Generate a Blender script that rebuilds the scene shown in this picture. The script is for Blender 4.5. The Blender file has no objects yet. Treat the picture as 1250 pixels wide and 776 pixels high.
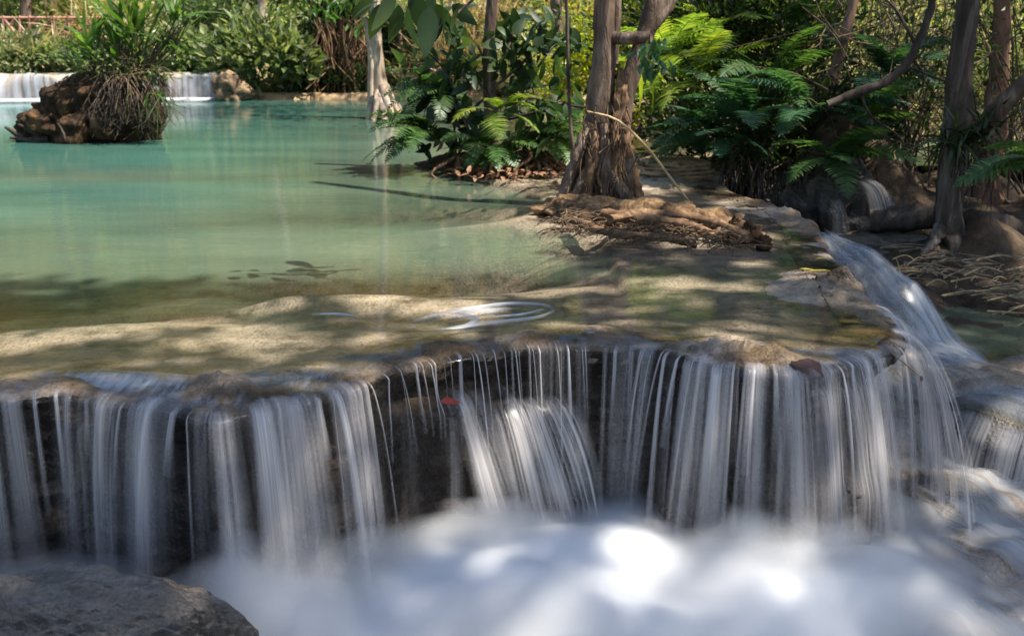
import bpy, math
import numpy as np
from mathutils import Vector, noise as mnoise

R = math.radians
scene = bpy.context.scene
COL = scene.collection
rng = np.random.default_rng(7)

# ------------------------------------------------------------------ camera model (pixels of the 1250x776 photograph)
H = 1.30                       # eye height over the pool's water, metres
FPX = 1215.0
PITCH = math.atan(348.0 / FPX)
CT, ST = math.cos(PITCH), math.sin(PITCH)


def ray(px, py):
    u = (px - 625.0) / FPX
    v = (388.0 - py) / FPX
    return np.array([u, CT + v * ST, -ST + v * CT])


def at(px, py, z=0.0):
    d = ray(px, py)
    t = (z - H) / d[2]
    return np.array([d[0] * t, d[1] * t, z])


def atY(px, py, Y):
    d = ray(px, py)
    t = Y / d[1]
    return np.array([d[0] * t, Y, H + d[2] * t])


def sstep(a, b, x):
    t = np.clip((x - a) / (b - a), 0, 1)
    return t * t * (3 - 2 * t)


# ------------------------------------------------------------------ vectorised value noise
_PERM = np.random.default_rng(3).random((64, 64, 64))


def vnoise(x, y, z=0.0):
    x = np.asarray(x, float); y = np.asarray(y, float) + 0 * x; z = np.asarray(z, float) + 0 * x
    xi = np.floor(x).astype(int); yi = np.floor(y).astype(int); zi = np.floor(z).astype(int)
    fx, fy, fz = x - xi, y - yi, z - zi
    fx = fx * fx * (3 - 2 * fx); fy = fy * fy * (3 - 2 * fy); fz = fz * fz * (3 - 2 * fz)
    g = lambda a, b, c: _PERM[(xi + a) & 63, (yi + b) & 63, (zi + c) & 63]
    l = lambda a, b, t: a + (b - a) * t
    return l(l(l(g(0, 0, 0), g(1, 0, 0), fx), l(g(0, 1, 0), g(1, 1, 0), fx), fy),
             l(l(g(0, 0, 1), g(1, 0, 1), fx), l(g(0, 1, 1), g(1, 1, 1), fx), fy), fz) * 2 - 1


def fbm(x, y, z=0.0, octaves=4, gain=0.5):
    s, a, f = 0.0, 1.0, 1.0
    for k in range(octaves):
        s = s + a * vnoise(np.asarray(x) * f + 17.3 * k, np.asarray(y) * f + 5.1 * k, np.asarray(z) * f + 9.7 * k)
        a *= gain; f *= 2.03
    return s


# ------------------------------------------------------------------ mesh builder
class MB:
    def __init__(self):
        self.V, self.Q, self.T, self.UV, self.A, self.qm, self.tm = [], [], [], [], [], [], []
        self.n = 0

    def add(self, V, Q=None, T=None, uv=None, a=None, m=0):
        V = np.asarray(V, float).reshape(-1, 3)
        self.V.append(V)
        self.UV.append(np.zeros((len(V), 2)) if uv is None else np.asarray(uv, float).reshape(-1, 2))
        self.A.append(np.ones(len(V)) if a is None else np.asarray(a, float).reshape(-1))
        if Q is not None and len(Q):
            self.Q.append(np.asarray(Q, int).reshape(-1, 4) + self.n); self.qm.append(np.full(len(self.Q[-1]), m))
        if T is not None and len(T):
            self.T.append(np.asarray(T, int).reshape(-1, 3) + self.n); self.tm.append(np.full(len(self.T[-1]), m))
        self.n += len(V)
        return self

    def build(self, name, mats, parent=None, smooth=True, uv=False, attr=None, loc=None):
        V = np.concatenate(self.V) if self.V else np.zeros((0, 3))
        if loc is not None:
            V = V - np.asarray(loc)
        Q = np.concatenate(self.Q) if self.Q else np.zeros((0, 4), int)
        T = np.concatenate(self.T) if self.T else np.zeros((0, 3), int)
        me = bpy.data.meshes.new(name)
        me.vertices.add(len(V)); me.vertices.foreach_set('co', V.astype(np.float32).ravel())
        lv = np.concatenate([Q.ravel(), T.ravel()]).astype(np.int32)
        me.loops.add(len(lv)); me.loops.foreach_set('vertex_index', lv)
        ls = np.concatenate([np.arange(len(Q)) * 4, len(Q) * 4 + np.arange(len(T)) * 3]).astype(np.int32)
        me.polygons.add(len(ls)); me.polygons.foreach_set('loop_start', ls)
        mi = np.concatenate((self.qm or [np.zeros(0)]) + (self.tm or [np.zeros(0)])).astype(np.int32)
        if not isinstance(mats, (list, tuple)):
            mats = [mats]
        for m in mats:
            me.materials.append(m)
        if len(mats) > 1:
            me.polygons.foreach_set('material_index', mi)
        me.polygons.foreach_set('use_smooth', np.full(len(ls), bool(smooth)))
        if uv:
            l = me.uv_layers.new(name='UVMap')
            l.data.foreach_set('uv', np.concatenate(self.UV)[lv].astype(np.float32).ravel())
        if attr:
            at_ = me.attributes.new(attr, 'FLOAT', 'POINT')
            at_.data.foreach_set('value', np.concatenate(self.A).astype(np.float32))
        me.update(calc_edges=True)
        me.validate()
        o = bpy.data.objects.new(name, me)
        COL.objects.link(o)
        if parent is not None:
            o.parent = parent
        elif loc is not None:
            o.location = loc
        return o


def tag(o, label=None, cat=None, group=None, kind=None):
    if label: o['label'] = label
    if cat: o['category'] = cat
    if group: o['group'] = group
    if kind: o['kind'] = kind
    return o


def thing(name, label, cat, loc, group=None):
    o = bpy.data.objects.new(name, None)
    o.empty_display_size = 0.1
    COL.objects.link(o)
    o.location = loc
    return tag(o, label, cat, group)


def part(mb, name, mats, root, smooth=True, uv=False, attr=None):
    """mb is in world coordinates; the part hangs under its (unrotated) thing."""
    return mb.build(name, mats, root, smooth, uv, attr, loc=np.array(root.location))


def copy_tree(o, parent=None):
    c = o.copy(); COL.objects.link(c)
    c.parent = parent
    for ch in list(o.children):
        copy_tree(ch, c)
    return c


# ------------------------------------------------------------------ shape helpers
def grid_quads(nu, nv, wrap_v=False):
    i = np.arange(nu - 1)[:, None]
    j = np.arange(nv if wrap_v else nv - 1)[None, :]
    j2 = (j + 1) % nv
    return np.stack([i * nv + j, (i + 1) * nv + j, (i + 1) * nv + j2, i * nv + j2], -1).reshape(-1, 4)


def smooth_path(P, n):
    P = np.asarray(P, float)
    if len(P) == 2:
        t = np.linspace(0, 1, n)[:, None]
        return P[0] * (1 - t) + P[1] * t
    d = np.r_[0, np.cumsum(np.linalg.norm(np.diff(P, axis=0), axis=1) + 1e-9)]
    x = np.linspace(0, d[-1], n)
    m = np.gradient(P, d, axis=0)
    k = np.clip(np.searchsorted(d, x, side='right') - 1, 0, len(P) - 2)
    h = (d[k + 1] - d[k])[:, None]; t = ((x - d[k])[:, None]) / h
    h00 = 2 * t**3 - 3 * t**2 + 1; h10 = t**3 - 2 * t**2 + t; h01 = -2 * t**3 + 3 * t**2; h11 = t**3 - t**2
    return h00 * P[k] + h10 * h * m[k] + h01 * P[k + 1] + h11 * h * m[k + 1]


def frames(P):
    T = np.gradient(P, axis=0)
    T /= np.linalg.norm(T, axis=1)[:, None] + 1e-12
    ref = np.array([0.13, -0.97, 0.2]) if abs(T[0][1]) < 0.9 else np.array([1.0, 0, 0])
    n = ref - T[0] * ref.dot(T[0]); n /= np.linalg.norm(n)
    N = [n]
    for k in range(1, len(P)):
        n = N[-1] - T[k] * N[-1].dot(T[k]); n /= np.linalg.norm(n) + 1e-12
        N.append(n)
    N = np.array(N)
    return T, N, np.cross(T, N)


def tube(mb, pts, r, sides=6, n=None, wob=0.0, seed=0.0, flute=0.0, m=0, cap=True):
    P = smooth_path(pts, n or max(3, len(pts) * 3)) if n != 0 else np.asarray(pts, float)
    k = len(P)
    r = np.asarray(r, float)
    if r.size == len(pts) and r.size > 2:
        q = np.asarray(pts, float); al = np.r_[0, np.cumsum(np.linalg.norm(np.diff(q, axis=0), axis=1))]
        bl = np.r_[0, np.cumsum(np.linalg.norm(np.diff(P, axis=0), axis=1))]
        rad = np.interp(bl / bl[-1], al / al[-1], r)
    else:
        rad = np.interp(np.linspace(0, 1, k), np.linspace(0, 1, r.size), r.ravel()) if r.size > 1 else np.full(k, float(r.ravel()[0]))
    T, N, B = frames(P)
    th = np.arange(sides) * 2 * np.pi / sides
    rr = rad[:, None] * np.ones(sides)[None, :]
    if wob:
        a = np.cos(th)[None, :] * 1.3 + seed; b = np.sin(th)[None, :] * 1.3
        L = np.linspace(0, 1, k)[:, None] * k * 0.25
        rr = rr * (1 + wob * fbm(a + 0 * L, b + 0 * L, L + seed * 3.1, 3))
    if flute:
        rr = rr * (1 + flute * np.sin(th * 5 + seed)[None, :] * np.ones((k, 1)))
    V = P[:, None, :] + rr[..., None] * (np.cos(th)[None, :, None] * N[:, None, :] + np.sin(th)[None, :, None] * B[:, None, :])
    Q = grid_quads(k, sides, True)
    V = V.reshape(-1, 3)
    Tt = None
    if cap and rad[-1] > 0.002:
        V = np.vstack([V, P[-1] + T[-1] * rad[-1] * 0.4, P[0]])
        e = (k - 1) * sides; j = np.arange(sides)
        Tt = np.concatenate([np.stack([e + j, e + (j + 1) % sides, np.full(sides, k * sides)], -1),
                             np.stack([(j + 1) % sides, j, np.full(sides, k * sides + 1)], -1)])
    uv = None
    mb.add(V, Q, Tt, uv, m=m)
    return P


def unit(v):
    return v / (np.linalg.norm(v, axis=-1, keepdims=True) + 1e-12)


def leaves(mb, P, D, L, W, rg, detail=2, droop=0.2, flat=0.5, m=0):
    """Many leaves at once. P base points, D directions; detail 1: one diamond; 2: folded, pointed; 3: long arching blade."""
    P = np.asarray(P, float).reshape(-1, 3); n = len(P)
    D = unit(np.asarray(D, float).reshape(-1, 3))
    L = np.broadcast_to(np.asarray(L, float), (n,)); W = np.broadcast_to(np.asarray(W, float), (n,))
    up = np.array([0, 0, 1.0]) * flat + rg.normal(0, 1, (n, 3)) * (1 - flat)
    N = unit(up - D * (up * D).sum(1)[:, None])
    S = np.cross(D, N)
    if detail == 1:
        t = np.array([0, .45, .45, 1.0]); s = np.array([0, .5, -.5, 0]); d = np.array([0, .0, .0, -1.0])
        Q = np.array([[0, 1, 3, 2]]); T = None; k = 4
    elif detail == 2:
        t = np.array([0, .30, .32, .30, .68, .70, .68, 1.0]); s = np.array([0, .46, 0, -.46, .38, 0, -.38, 0])
        d = np.array([0, .10, 0, .10, -.16, -.28, -.16, -1.0])
        Q = np.array([[1, 4, 5, 2], [2, 5, 6, 3]]); T = np.array([[0, 1, 2], [0, 2, 3], [4, 7, 5], [5, 7, 6]]); k = 8
    elif detail == 4:
        tt = np.linspace(0, 1, 9); ww = .5 * np.sin(np.pi * tt ** .75) ** .85; ww[0] = .02; ww[-1] = 0.0
        t = np.repeat(tt, 3); s = np.stack([ww, 0 * ww, -ww], 1).ravel()
        d = np.stack([-(tt ** 2) + .10 * np.sin(np.pi * tt), -(tt ** 2) - .02, -(tt ** 2) + .10 * np.sin(np.pi * tt)], 1).ravel()
        Q = np.concatenate([np.array([[3 * i, 3 * i + 3, 3 * i + 4, 3 * i + 1], [3 * i + 1, 3 * i + 4, 3 * i + 5, 3 * i + 2]]) for i in range(8)]); T = None; k = 27
    else:
        t = np.array([0, 0, .25, .25, .5, .5, .75, .75, 1.0]); s = np.array([.3, -.3, .5, -.5, .45, -.45, .3, -.3, 0])
        d = -np.array([0, 0, .06, .06, .22, .22, .55, .55, 1.0])
        Q = np.array([[0, 2, 3, 1], [2, 4, 5, 3], [4, 6, 7, 5]]); T = np.array([[6, 8, 7]]); k = 9
    dz = droop * np.ones(n)
    V = (P[:, None, :] + D[:, None, :] * (t[None, :, None] * L[:, None, None]) + S[:, None, :] * (s[None, :, None] * W[:, None, None])
         + N[:, None, :] * (d[None, :, None] * (dz * L)[:, None, None] if detail != 2 else
                            (np.where(d > 0, d * W[:, None], d * (dz * L)[:, None]))[..., None]))
    off = (np.arange(n) * k)[:, None, None]
    mb.add(V.reshape(-1, 3), (Q[None] + off).reshape(-1, 4), None if T is None else (T[None] + off).reshape(-1, 3), m=m)


def rand_dirs(rg, n, up=0.2):
    d = rg.normal(0, 1, (n, 3)); d[:, 2] += up
    return unit(d)


def frond(mb, base, az, elev, L, rg, npair=22, plen=0.16, droop=0.9, pw=0.022, bare=0.12):
    """One fern frond: an arching rachis with paired, tapering, slightly drooping pinnae."""
    k = 24
    t = np.linspace(0, 1, k)
    ang = elev - droop * t ** 1.3 * 1.6
    ds = L / (k - 1)
    hx = np.cumsum(np.cos(ang)) * ds; hz = np.cumsum(np.sin(ang)) * ds
    side = rg.normal(0, 0.10) * t ** 2 * L
    ca, sa = math.cos(az), math.sin(az)
    P = np.stack([base[0] + hx * ca - side * sa, base[1] + hx * sa + side * ca, base[2] + hz], -1)
    tube(mb, P, [0.006, 0.0015], 4, n=0, cap=False)
    tt = np.linspace(bare, 0.985, npair)
    C = np.stack([np.interp(tt, t, P[:, i]) for i in range(3)], -1)
    Tn = unit(np.stack([np.interp(tt, t, np.gradient(P[:, i])) for i in range(3)], -1))
    sd = np.cross(Tn, np.array([0, 0, 1.0])); sd = unit(sd)
    nn = np.cross(sd, Tn)
    shape = np.sin(np.pi * np.clip((tt - bare) / (1 - bare) * 0.86 + 0.14, 0, 1)) ** 0.8
    pl = plen * shape * rg.uniform(0.85, 1.1, npair)
    seg = np.array([0, .35, .7, 1.0]); wd = np.array([.75, 1.0, .7, .05])
    roll = rg.normal(0, 0.25)
    for sgn in (-1, 1):
        dr = unit(sd * sgn + Tn * 0.38 + nn * (0.18 + roll * sgn) + rg.normal(0, .07, (npair, 3)))
        A = C[:, None, :] + dr[:, None, :] * (seg[None, :, None] * pl[:, None, None]) - np.array([0, 0, 1.0]) * (seg ** 2)[None, :, None] * pl[:, None, None] * 0.22
        wv = Tn[:, None, :] * (wd[None, :, None] * pw * 0.5)
        V = np.stack([A - wv, A + wv], 2).reshape(-1, 3)
        q = np.array([[0, 1, 3, 2], [2, 3, 5, 4], [4, 5, 7, 6]])
        Q = (q[None] + (np.arange(npair) * 8)[:, None, None]).reshape(-1, 4)
        mb.add(V, Q)


def blob(mb, c, rad, rg_seed, nu=40, nv=64, amp=0.25, freq=2.0, flat_bottom=None, oct_=4, m=0, strata=0.0):
    """A lumpy closed stone / soil form; c centre, rad (rx,ry,rz)."""
    th = np.linspace(0.001, np.pi - 0.001, nu)[:, None]; ph = (np.arange(nv) * 2 * np.pi / nv)[None, :]
    X = np.sin(th) * np.cos(ph); Y = np.sin(th) * np.sin(ph); Z = np.cos(th) + 0 * ph
    f = 1 + amp * fbm(X * freq + rg_seed, Y * freq + rg_seed * 2, Z * freq, oct_)
    if strata:
        f = f + strata * fbm(X * .6 + rg_seed, Y * .6, Z * freq * 5, 2)
    V = np.stack([c[0] + X * f * rad[0], c[1] + Y * f * rad[1], c[2] + Z * f * rad[2]], -1)
    if flat_bottom is not None:
        V[..., 2] = np.maximum(V[..., 2], flat_bottom)
    mb.add(V.reshape(-1, 3), grid_quads(nu, nv, True), m=m)
# ------------------------------------------------------------------ materials
def newmat(name):
    m = bpy.data.materials.new(name); m.use_nodes = True
    nt = m.node_tree; nt.nodes.clear()
    out = nt.nodes.new('ShaderNodeOutputMaterial')
    return m, nt, out


def N(nt, t, **kw):
    n = nt.nodes.new(t)
    for k, v in kw.items():
        if k.startswith('i_'):
            n.inputs[k[2:].replace('_', ' ')].default_value = v
        else:
            setattr(n, k, v)
    return n


def ramp(nt, fac, stops):
    r = nt.nodes.new('ShaderNodeValToRGB')
    e = r.color_ramp.elements
    while len(e) < len(stops):
        e.new(0.5)
    for k, (p, c) in enumerate(stops):
        e[k].position = p
        e[k].color = (*c, 1) if not np.isscalar(c) else (c, c, c, 1)
    nt.links.new(fac, r.inputs['Fac'])
    return r.outputs['Color']


def mixc(nt, f, a, b, mode='MIX'):
    m = nt.nodes.new('ShaderNodeMix'); m.data_type = 'RGBA'; m.blend_type = mode
    for s, v in ((m.inputs[0], f), (m.inputs[6], a), (m.inputs[7], b)):
        if hasattr(v, 'is_linked'):
            nt.links.new(v, s)
        elif np.isscalar(v):
            s.default_value = v
        else:
            s.default_value = (*v, 1)
    return m.outputs[2]


def math_(nt, op, a, b=0.0, clamp=False):
    m = nt.nodes.new('ShaderNodeMath'); m.operation = op; m.use_clamp = clamp
    for s, v in ((m.inputs[0], a), (m.inputs[1], b)):
        if hasattr(v, 'is_linked'):
            nt.links.new(v, s)
        else:
            s.default_value = v
    return m.outputs[0]


def tnoise(nt, vec, scale, detail=4, rough=.55, dist=0.0, typ=None):
    n = nt.nodes.new('ShaderNodeTexNoise')
    n.inputs['Scale'].default_value = scale; n.inputs['Detail'].default_value = detail
    n.inputs['Roughness'].default_value = rough; n.inputs['Distortion'].default_value = dist
    if vec is not None:
        nt.links.new(vec, n.inputs['Vector'])
    return n.outputs['Fac']


def wpos(nt):
    return nt.nodes.new('ShaderNodeNewGeometry').outputs['Position']


def mapping(nt, vec, scale, rot=(0, 0, 0)):
    m = nt.nodes.new('ShaderNodeMapping'); m.inputs['Scale'].default_value = scale; m.inputs['Rotation'].default_value = rot
    nt.links.new(vec, m.inputs['Vector'])
    return m.outputs[0]


def bump(nt, h, strength, dist, prev=None):
    b = nt.nodes.new('ShaderNodeBump'); b.inputs['Strength'].default_value = strength; b.inputs['Distance'].default_value = dist
    nt.links.new(h, b.inputs['Height'])
    if prev is not None:
        nt.links.new(prev, b.inputs['Normal'])
    return b.outputs[0]


def principled(nt, out, col, rough, normal=None, spec=0.5):
    p = nt.nodes.new('ShaderNodeBsdfPrincipled')
    for s, v in (('Base Color', col), ('Roughness', rough)):
        if hasattr(v, 'is_linked'):
            nt.links.new(v, p.inputs[s])
        elif np.isscalar(v):
            p.inputs[s].default_value = v
        else:
            p.inputs[s].default_value = (*v, 1)
    p.inputs['Specular IOR Level'].default_value = spec
    if normal is not None:
        nt.links.new(normal, p.inputs['Normal'])
    if out is not None:
        nt.links.new(p.outputs[0], out.inputs['Surface'])
    return p


def leafmat(name, c1, c2, c3=None, trans=0.42, rough=0.42, spec=0.35, tcol=1.5):
    m, nt, out = newmat(name)
    g = nt.nodes.new('ShaderNodeNewGeometry')
    stops = [(0, c1), (1, c2)] if c3 is None else [(0, c1), (.6, c2), (1, c3)]
    col = ramp(nt, g.outputs['Random Per Island'], stops)
    big = tnoise(nt, g.outputs['Position'], 1.7, 2)
    col = mixc(nt, 1.0, col, ramp(nt, big, [(.3, .62), (.7, 1.25)]), 'MULTIPLY')
    oi = nt.nodes.new('ShaderNodeObjectInfo')
    col = mixc(nt, 1.0, col, ramp(nt, oi.outputs['Random'], [(0, (.78, .70, .75)), (.5, (1, 1, 1)), (.85, (1.2, 1.14, .95)), (1, (1.25, .95, .6))]), 'MULTIPLY')
    p = principled(nt, None, col, rough, spec=spec)
    t = nt.nodes.new('ShaderNodeBsdfTranslucent')
    tc = mixc(nt, 1.0, col, (tcol * 1.15, tcol * 1.2, tcol * .55), 'MULTIPLY')
    nt.links.new(tc, t.inputs['Color'])
    mx = nt.nodes.new('ShaderNodeMixShader'); mx.inputs[0].default_value = trans
    nt.links.new(p.outputs[0], mx.inputs[1]); nt.links.new(t.outputs[0], mx.inputs[2])
    nt.links.new(mx.outputs[0], out.inputs['Surface'])
    return m


def barkmat(name, c1, c2, c3, scale=9.0, rough=.85, bumpd=.02, spec=.25):
    m, nt, out = newmat(name)
    pos = wpos(nt)
    st = mapping(nt, pos, (1, 1, .22))
    a = tnoise(nt, st, scale, 6, .62, .6); b = tnoise(nt, pos, scale * .35, 3)
    c = tnoise(nt, st, scale * 4, 4, .6)
    col = ramp(nt, a, [(.28, c1), (.5, c2), (.72, c3)])
    col = mixc(nt, 1.0, col, ramp(nt, b, [(.3, .55), (.7, 1.2)]), 'MULTIPLY')
    n1 = bump(nt, a, .9, bumpd); n2 = bump(nt, c, .6, bumpd * .3, n1)
    principled(nt, out, col, rough, n2, spec)
    return m


def plain(name, c1, c2, rough=.7, scale=12, spec=.3, bumpd=.006):
    m, nt, out = newmat(name)
    pos = wpos(nt)
    a = tnoise(nt, pos, scale, 5)
    n1 = bump(nt, tnoise(nt, pos, scale * 3, 4), .6, bumpd)
    principled(nt, out, ramp(nt, a, [(.3, c1), (.7, c2)]), rough, n1, spec)
    return m


M = {}


def make_rock(name, tan, moss, dark, wet=.42, upmix=True, film=False):
    """Travertine: tan and mossy where it faces up, dark brown and streaky on its walls; porous bump; patchy wet gloss."""
    m, nt, out = newmat(name)
    g = nt.nodes.new('ShaderNodeNewGeometry'); pos = g.outputs['Position']
    big = tnoise(nt, pos, 1.6, 5, .6); mid = tnoise(nt, pos, 7, 6, .62); fine = tnoise(nt, pos, 42, 5, .65)
    vo = nt.nodes.new('ShaderNodeTexVoronoi'); vo.inputs['Scale'].default_value = 55
    nt.links.new(pos, vo.inputs['Vector'])
    top = mixc(nt, ramp(nt, big, [(.46, 0.0), (.68, 1.0)]), tan, moss)
    if film:      # porous brown crust grown along the rim (attribute «edge»)
        ea = nt.nodes.new('ShaderNodeAttribute'); ea.attribute_name = 'edge'
        crust = ramp(nt, mid, [(.3, (.035, .022, .012)), (.52, (.125, .078, .038)), (.75, (.30, .205, .11))])
        ef = math_(nt, 'MULTIPLY', ea.outputs['Fac'], ramp(nt, tnoise(nt, pos, 3.3, 4), [(.34, .25), (.58, 1.0)]))
        top = mixc(nt, ef, top, crust)
    top = mixc(nt, ramp(nt, mid, [(.50, 0.0), (.70, .8)]), top, dark)
    top = mixc(nt, 1.0, top, ramp(nt, fine, [(.3, .74), (.7, 1.2)]), 'MULTIPLY')
    silt = tnoise(nt, mapping(nt, pos, (.7, 3.0, 1)), 2.2, 5, .6)
    top = mixc(nt, 1.0, top, ramp(nt, silt, [(.3, .62), (.68, 1.15)]), 'MULTIPLY')
    vert = mapping(nt, pos, (3.2, 3.2, .55))
    w1 = tnoise(nt, vert, 3.0, 6, .6)
    hor = mapping(nt, pos, (.8, .8, 5.0))
    w2 = tnoise(nt, hor, 4.0, 5, .6)
    wall = ramp(nt, w1, [(.36, tuple(c * .3 for c in dark)), (.52, dark), (.74, tuple(.7 * a + (.10 if film else .4) * b for a, b in zip(dark, tan)))])
    wall = mixc(nt, 1.0, wall, ramp(nt, w2, [(.3, .55), (.7, 1.35)]), 'MULTIPLY')
    sx = nt.nodes.new('ShaderNodeSeparateXYZ'); nt.links.new(g.outputs['True Normal'], sx.inputs[0])
    upf = ramp(nt, sx.outputs[2], [(.35, 0.0), (.8, 1.0)])
    if film:      # below the rim the stone turns near black, whatever way it faces
        sp_ = nt.nodes.new('ShaderNodeSeparateXYZ'); nt.links.new(pos, sp_.inputs[0])
        hz = math_(nt, 'ADD', sp_.outputs[2], math_(nt, 'MULTIPLY', big, .5))
        deep = math_(nt, 'LESS_THAN', sp_.outputs[1], 5.2)
        cut = ramp(nt, hz, [(.0, 0.12), (.20, 1.0)])
        upf = math_(nt, 'MULTIPLY', upf, math_(nt, 'MAXIMUM', cut, math_(nt, 'SUBTRACT', 1.0, deep)))
    col = mixc(nt, upf, wall, top)
    n1 = bump(nt, mid, .8, .05); n2 = bump(nt, vo.outputs['Distance'], .55, .012, n1); n3 = bump(nt, fine, .8, .012, n2)
    rough = ramp(nt, big, [(.35, wet), (.65, min(1, wet + .35))])
    principled(nt, out, col, rough, n3, .28 if film else .45)
    return m


M['terrace'] = make_rock('travertine', (.53, .42, .325), (.25, .22, .15), (.020, .013, .008), film=True)
M['darkrock'] = make_rock('dark_wet_rock', (.12, .10, .075), (.07, .065, .045), (.045, .036, .028), wet=.3)
M['wetbed'] = make_rock('wet_stream_rock', (.32, .22, .135), (.15, .115, .07), (.05, .038, .028), wet=.3)
M['boulder'] = make_rock('boulder_stone', (.17, .145, .12), (.075, .066, .05), (.035, .029, .025), wet=.22)
M['tanrock'] = make_rock('tan_rock', (.42, .28, .14), (.30, .2, .1), (.12, .075, .04), wet=.55)
M['soil'] = plain('forest_soil', (.045, .030, .018), (.10, .065, .038), .95, 6, .15, .03)
M['hillsoil'] = plain('hill_soil', (.11, .085, .045), (.24, .19, .10), .95, 2.5, .1, .05)
M['mound'] = barkmat('root_mat', (.06, .035, .018), (.19, .115, .058), (.36, .235, .125), 22, .9, .02, .2)
M['stump'] = barkmat('rotten_root_wood', (.010, .007, .0045), (.042, .025, .014), (.15, .082, .038), 9, .9, .05, .15)
M['bark'] = barkmat('grey_brown_bark', (.035, .022, .015), (.125, .085, .06), (.28, .21, .16), 10, .85, .045)
M['darkbark'] = barkmat('dark_bark', (.018, .014, .011), (.06, .045, .034), (.13, .10, .08), 12)
M['redbark'] = barkmat('reddish_bark', (.07, .035, .022), (.20, .105, .065), (.34, .23, .17), 6)
M['palebark'] = barkmat('pale_bark', (.20, .14, .095), (.42, .32, .235), (.60, .48, .375), 8, .75, .02)
M['mottled'] = barkmat('mottled_bark', (.018, .014, .011), (.085, .062, .046), (.32, .27, .22), 7, .85, .045)
M['root'] = barkmat('brown_root', (.05, .028, .015), (.16, .092, .048), (.32, .20, .11), 14)
M['vine'] = barkmat('dry_vine', (.04, .026, .015), (.11, .073, .043), (.22, .155, .095), 14)
M['twig'] = barkmat('grey_twig', (.09, .068, .045), (.24, .185, .125), (.42, .33, .23), 16)
M['straw'] = barkmat('dry_reed', (.22, .15, .07), (.40, .29, .15), (.55, .43, .25), 16)
M['paint'] = plain('weathered_red_wood', (.28, .13, .085), (.46, .26, .20), .7, 5)

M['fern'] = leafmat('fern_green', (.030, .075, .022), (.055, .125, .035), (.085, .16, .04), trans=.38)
M['fernlit'] = leafmat('fern_sunlit_green', (.08, .15, .02), (.15, .24, .04), (.24, .31, .07), trans=.45)  # lighter copy of the fern green, sunlight put into its colour
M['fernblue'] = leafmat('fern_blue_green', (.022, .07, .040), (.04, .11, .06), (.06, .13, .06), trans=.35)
M['broad'] = leafmat('broad_dark_leaf', (.020, .050, .018), (.040, .085, .028), (.07, .12, .035), trans=.35, rough=.48, spec=.35)
M['blade'] = leafmat('blade_green', (.05, .12, .018), (.09, .18, .03), (.16, .22, .06), trans=.42)
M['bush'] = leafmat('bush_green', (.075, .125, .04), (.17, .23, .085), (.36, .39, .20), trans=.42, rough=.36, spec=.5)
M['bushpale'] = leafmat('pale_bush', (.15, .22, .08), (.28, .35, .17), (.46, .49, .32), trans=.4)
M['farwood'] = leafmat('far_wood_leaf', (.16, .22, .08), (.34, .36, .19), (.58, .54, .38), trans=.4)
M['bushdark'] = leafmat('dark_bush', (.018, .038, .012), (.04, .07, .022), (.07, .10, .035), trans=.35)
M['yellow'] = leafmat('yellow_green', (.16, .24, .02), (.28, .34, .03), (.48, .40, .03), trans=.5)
M['dry'] = leafmat('dry_grass', (.26, .20, .11), (.42, .34, .20), (.58, .48, .33), trans=.3)
M['mixed'] = leafmat('mixed_brush', (.16, .20, .06), (.38, .36, .18), (.64, .55, .40), trans=.38)
M['canopy'] = leafmat('canopy_leaf', (.03, .07, .02), (.06, .11, .03), (.08, .13, .035), trans=.22, tcol=1.2)
M['yleaf'] = plain('fallen_yellow_leaf', (.55, .42, .02), (.70, .55, .05), .5, 30)
M['rleaf'] = plain('wet_red_leaf', (.025, .012, .011), (.06, .022, .02), .45, 14, .35, .004)
M['redleaf'] = plain('small_red_leaf', (.22, .03, .025), (.42, .09, .07), .4, 40, .4, .002)
M['brownleaf'] = plain('fallen_brown_leaf', (.13, .06, .03), (.30, .16, .09), .6, 30)


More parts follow.
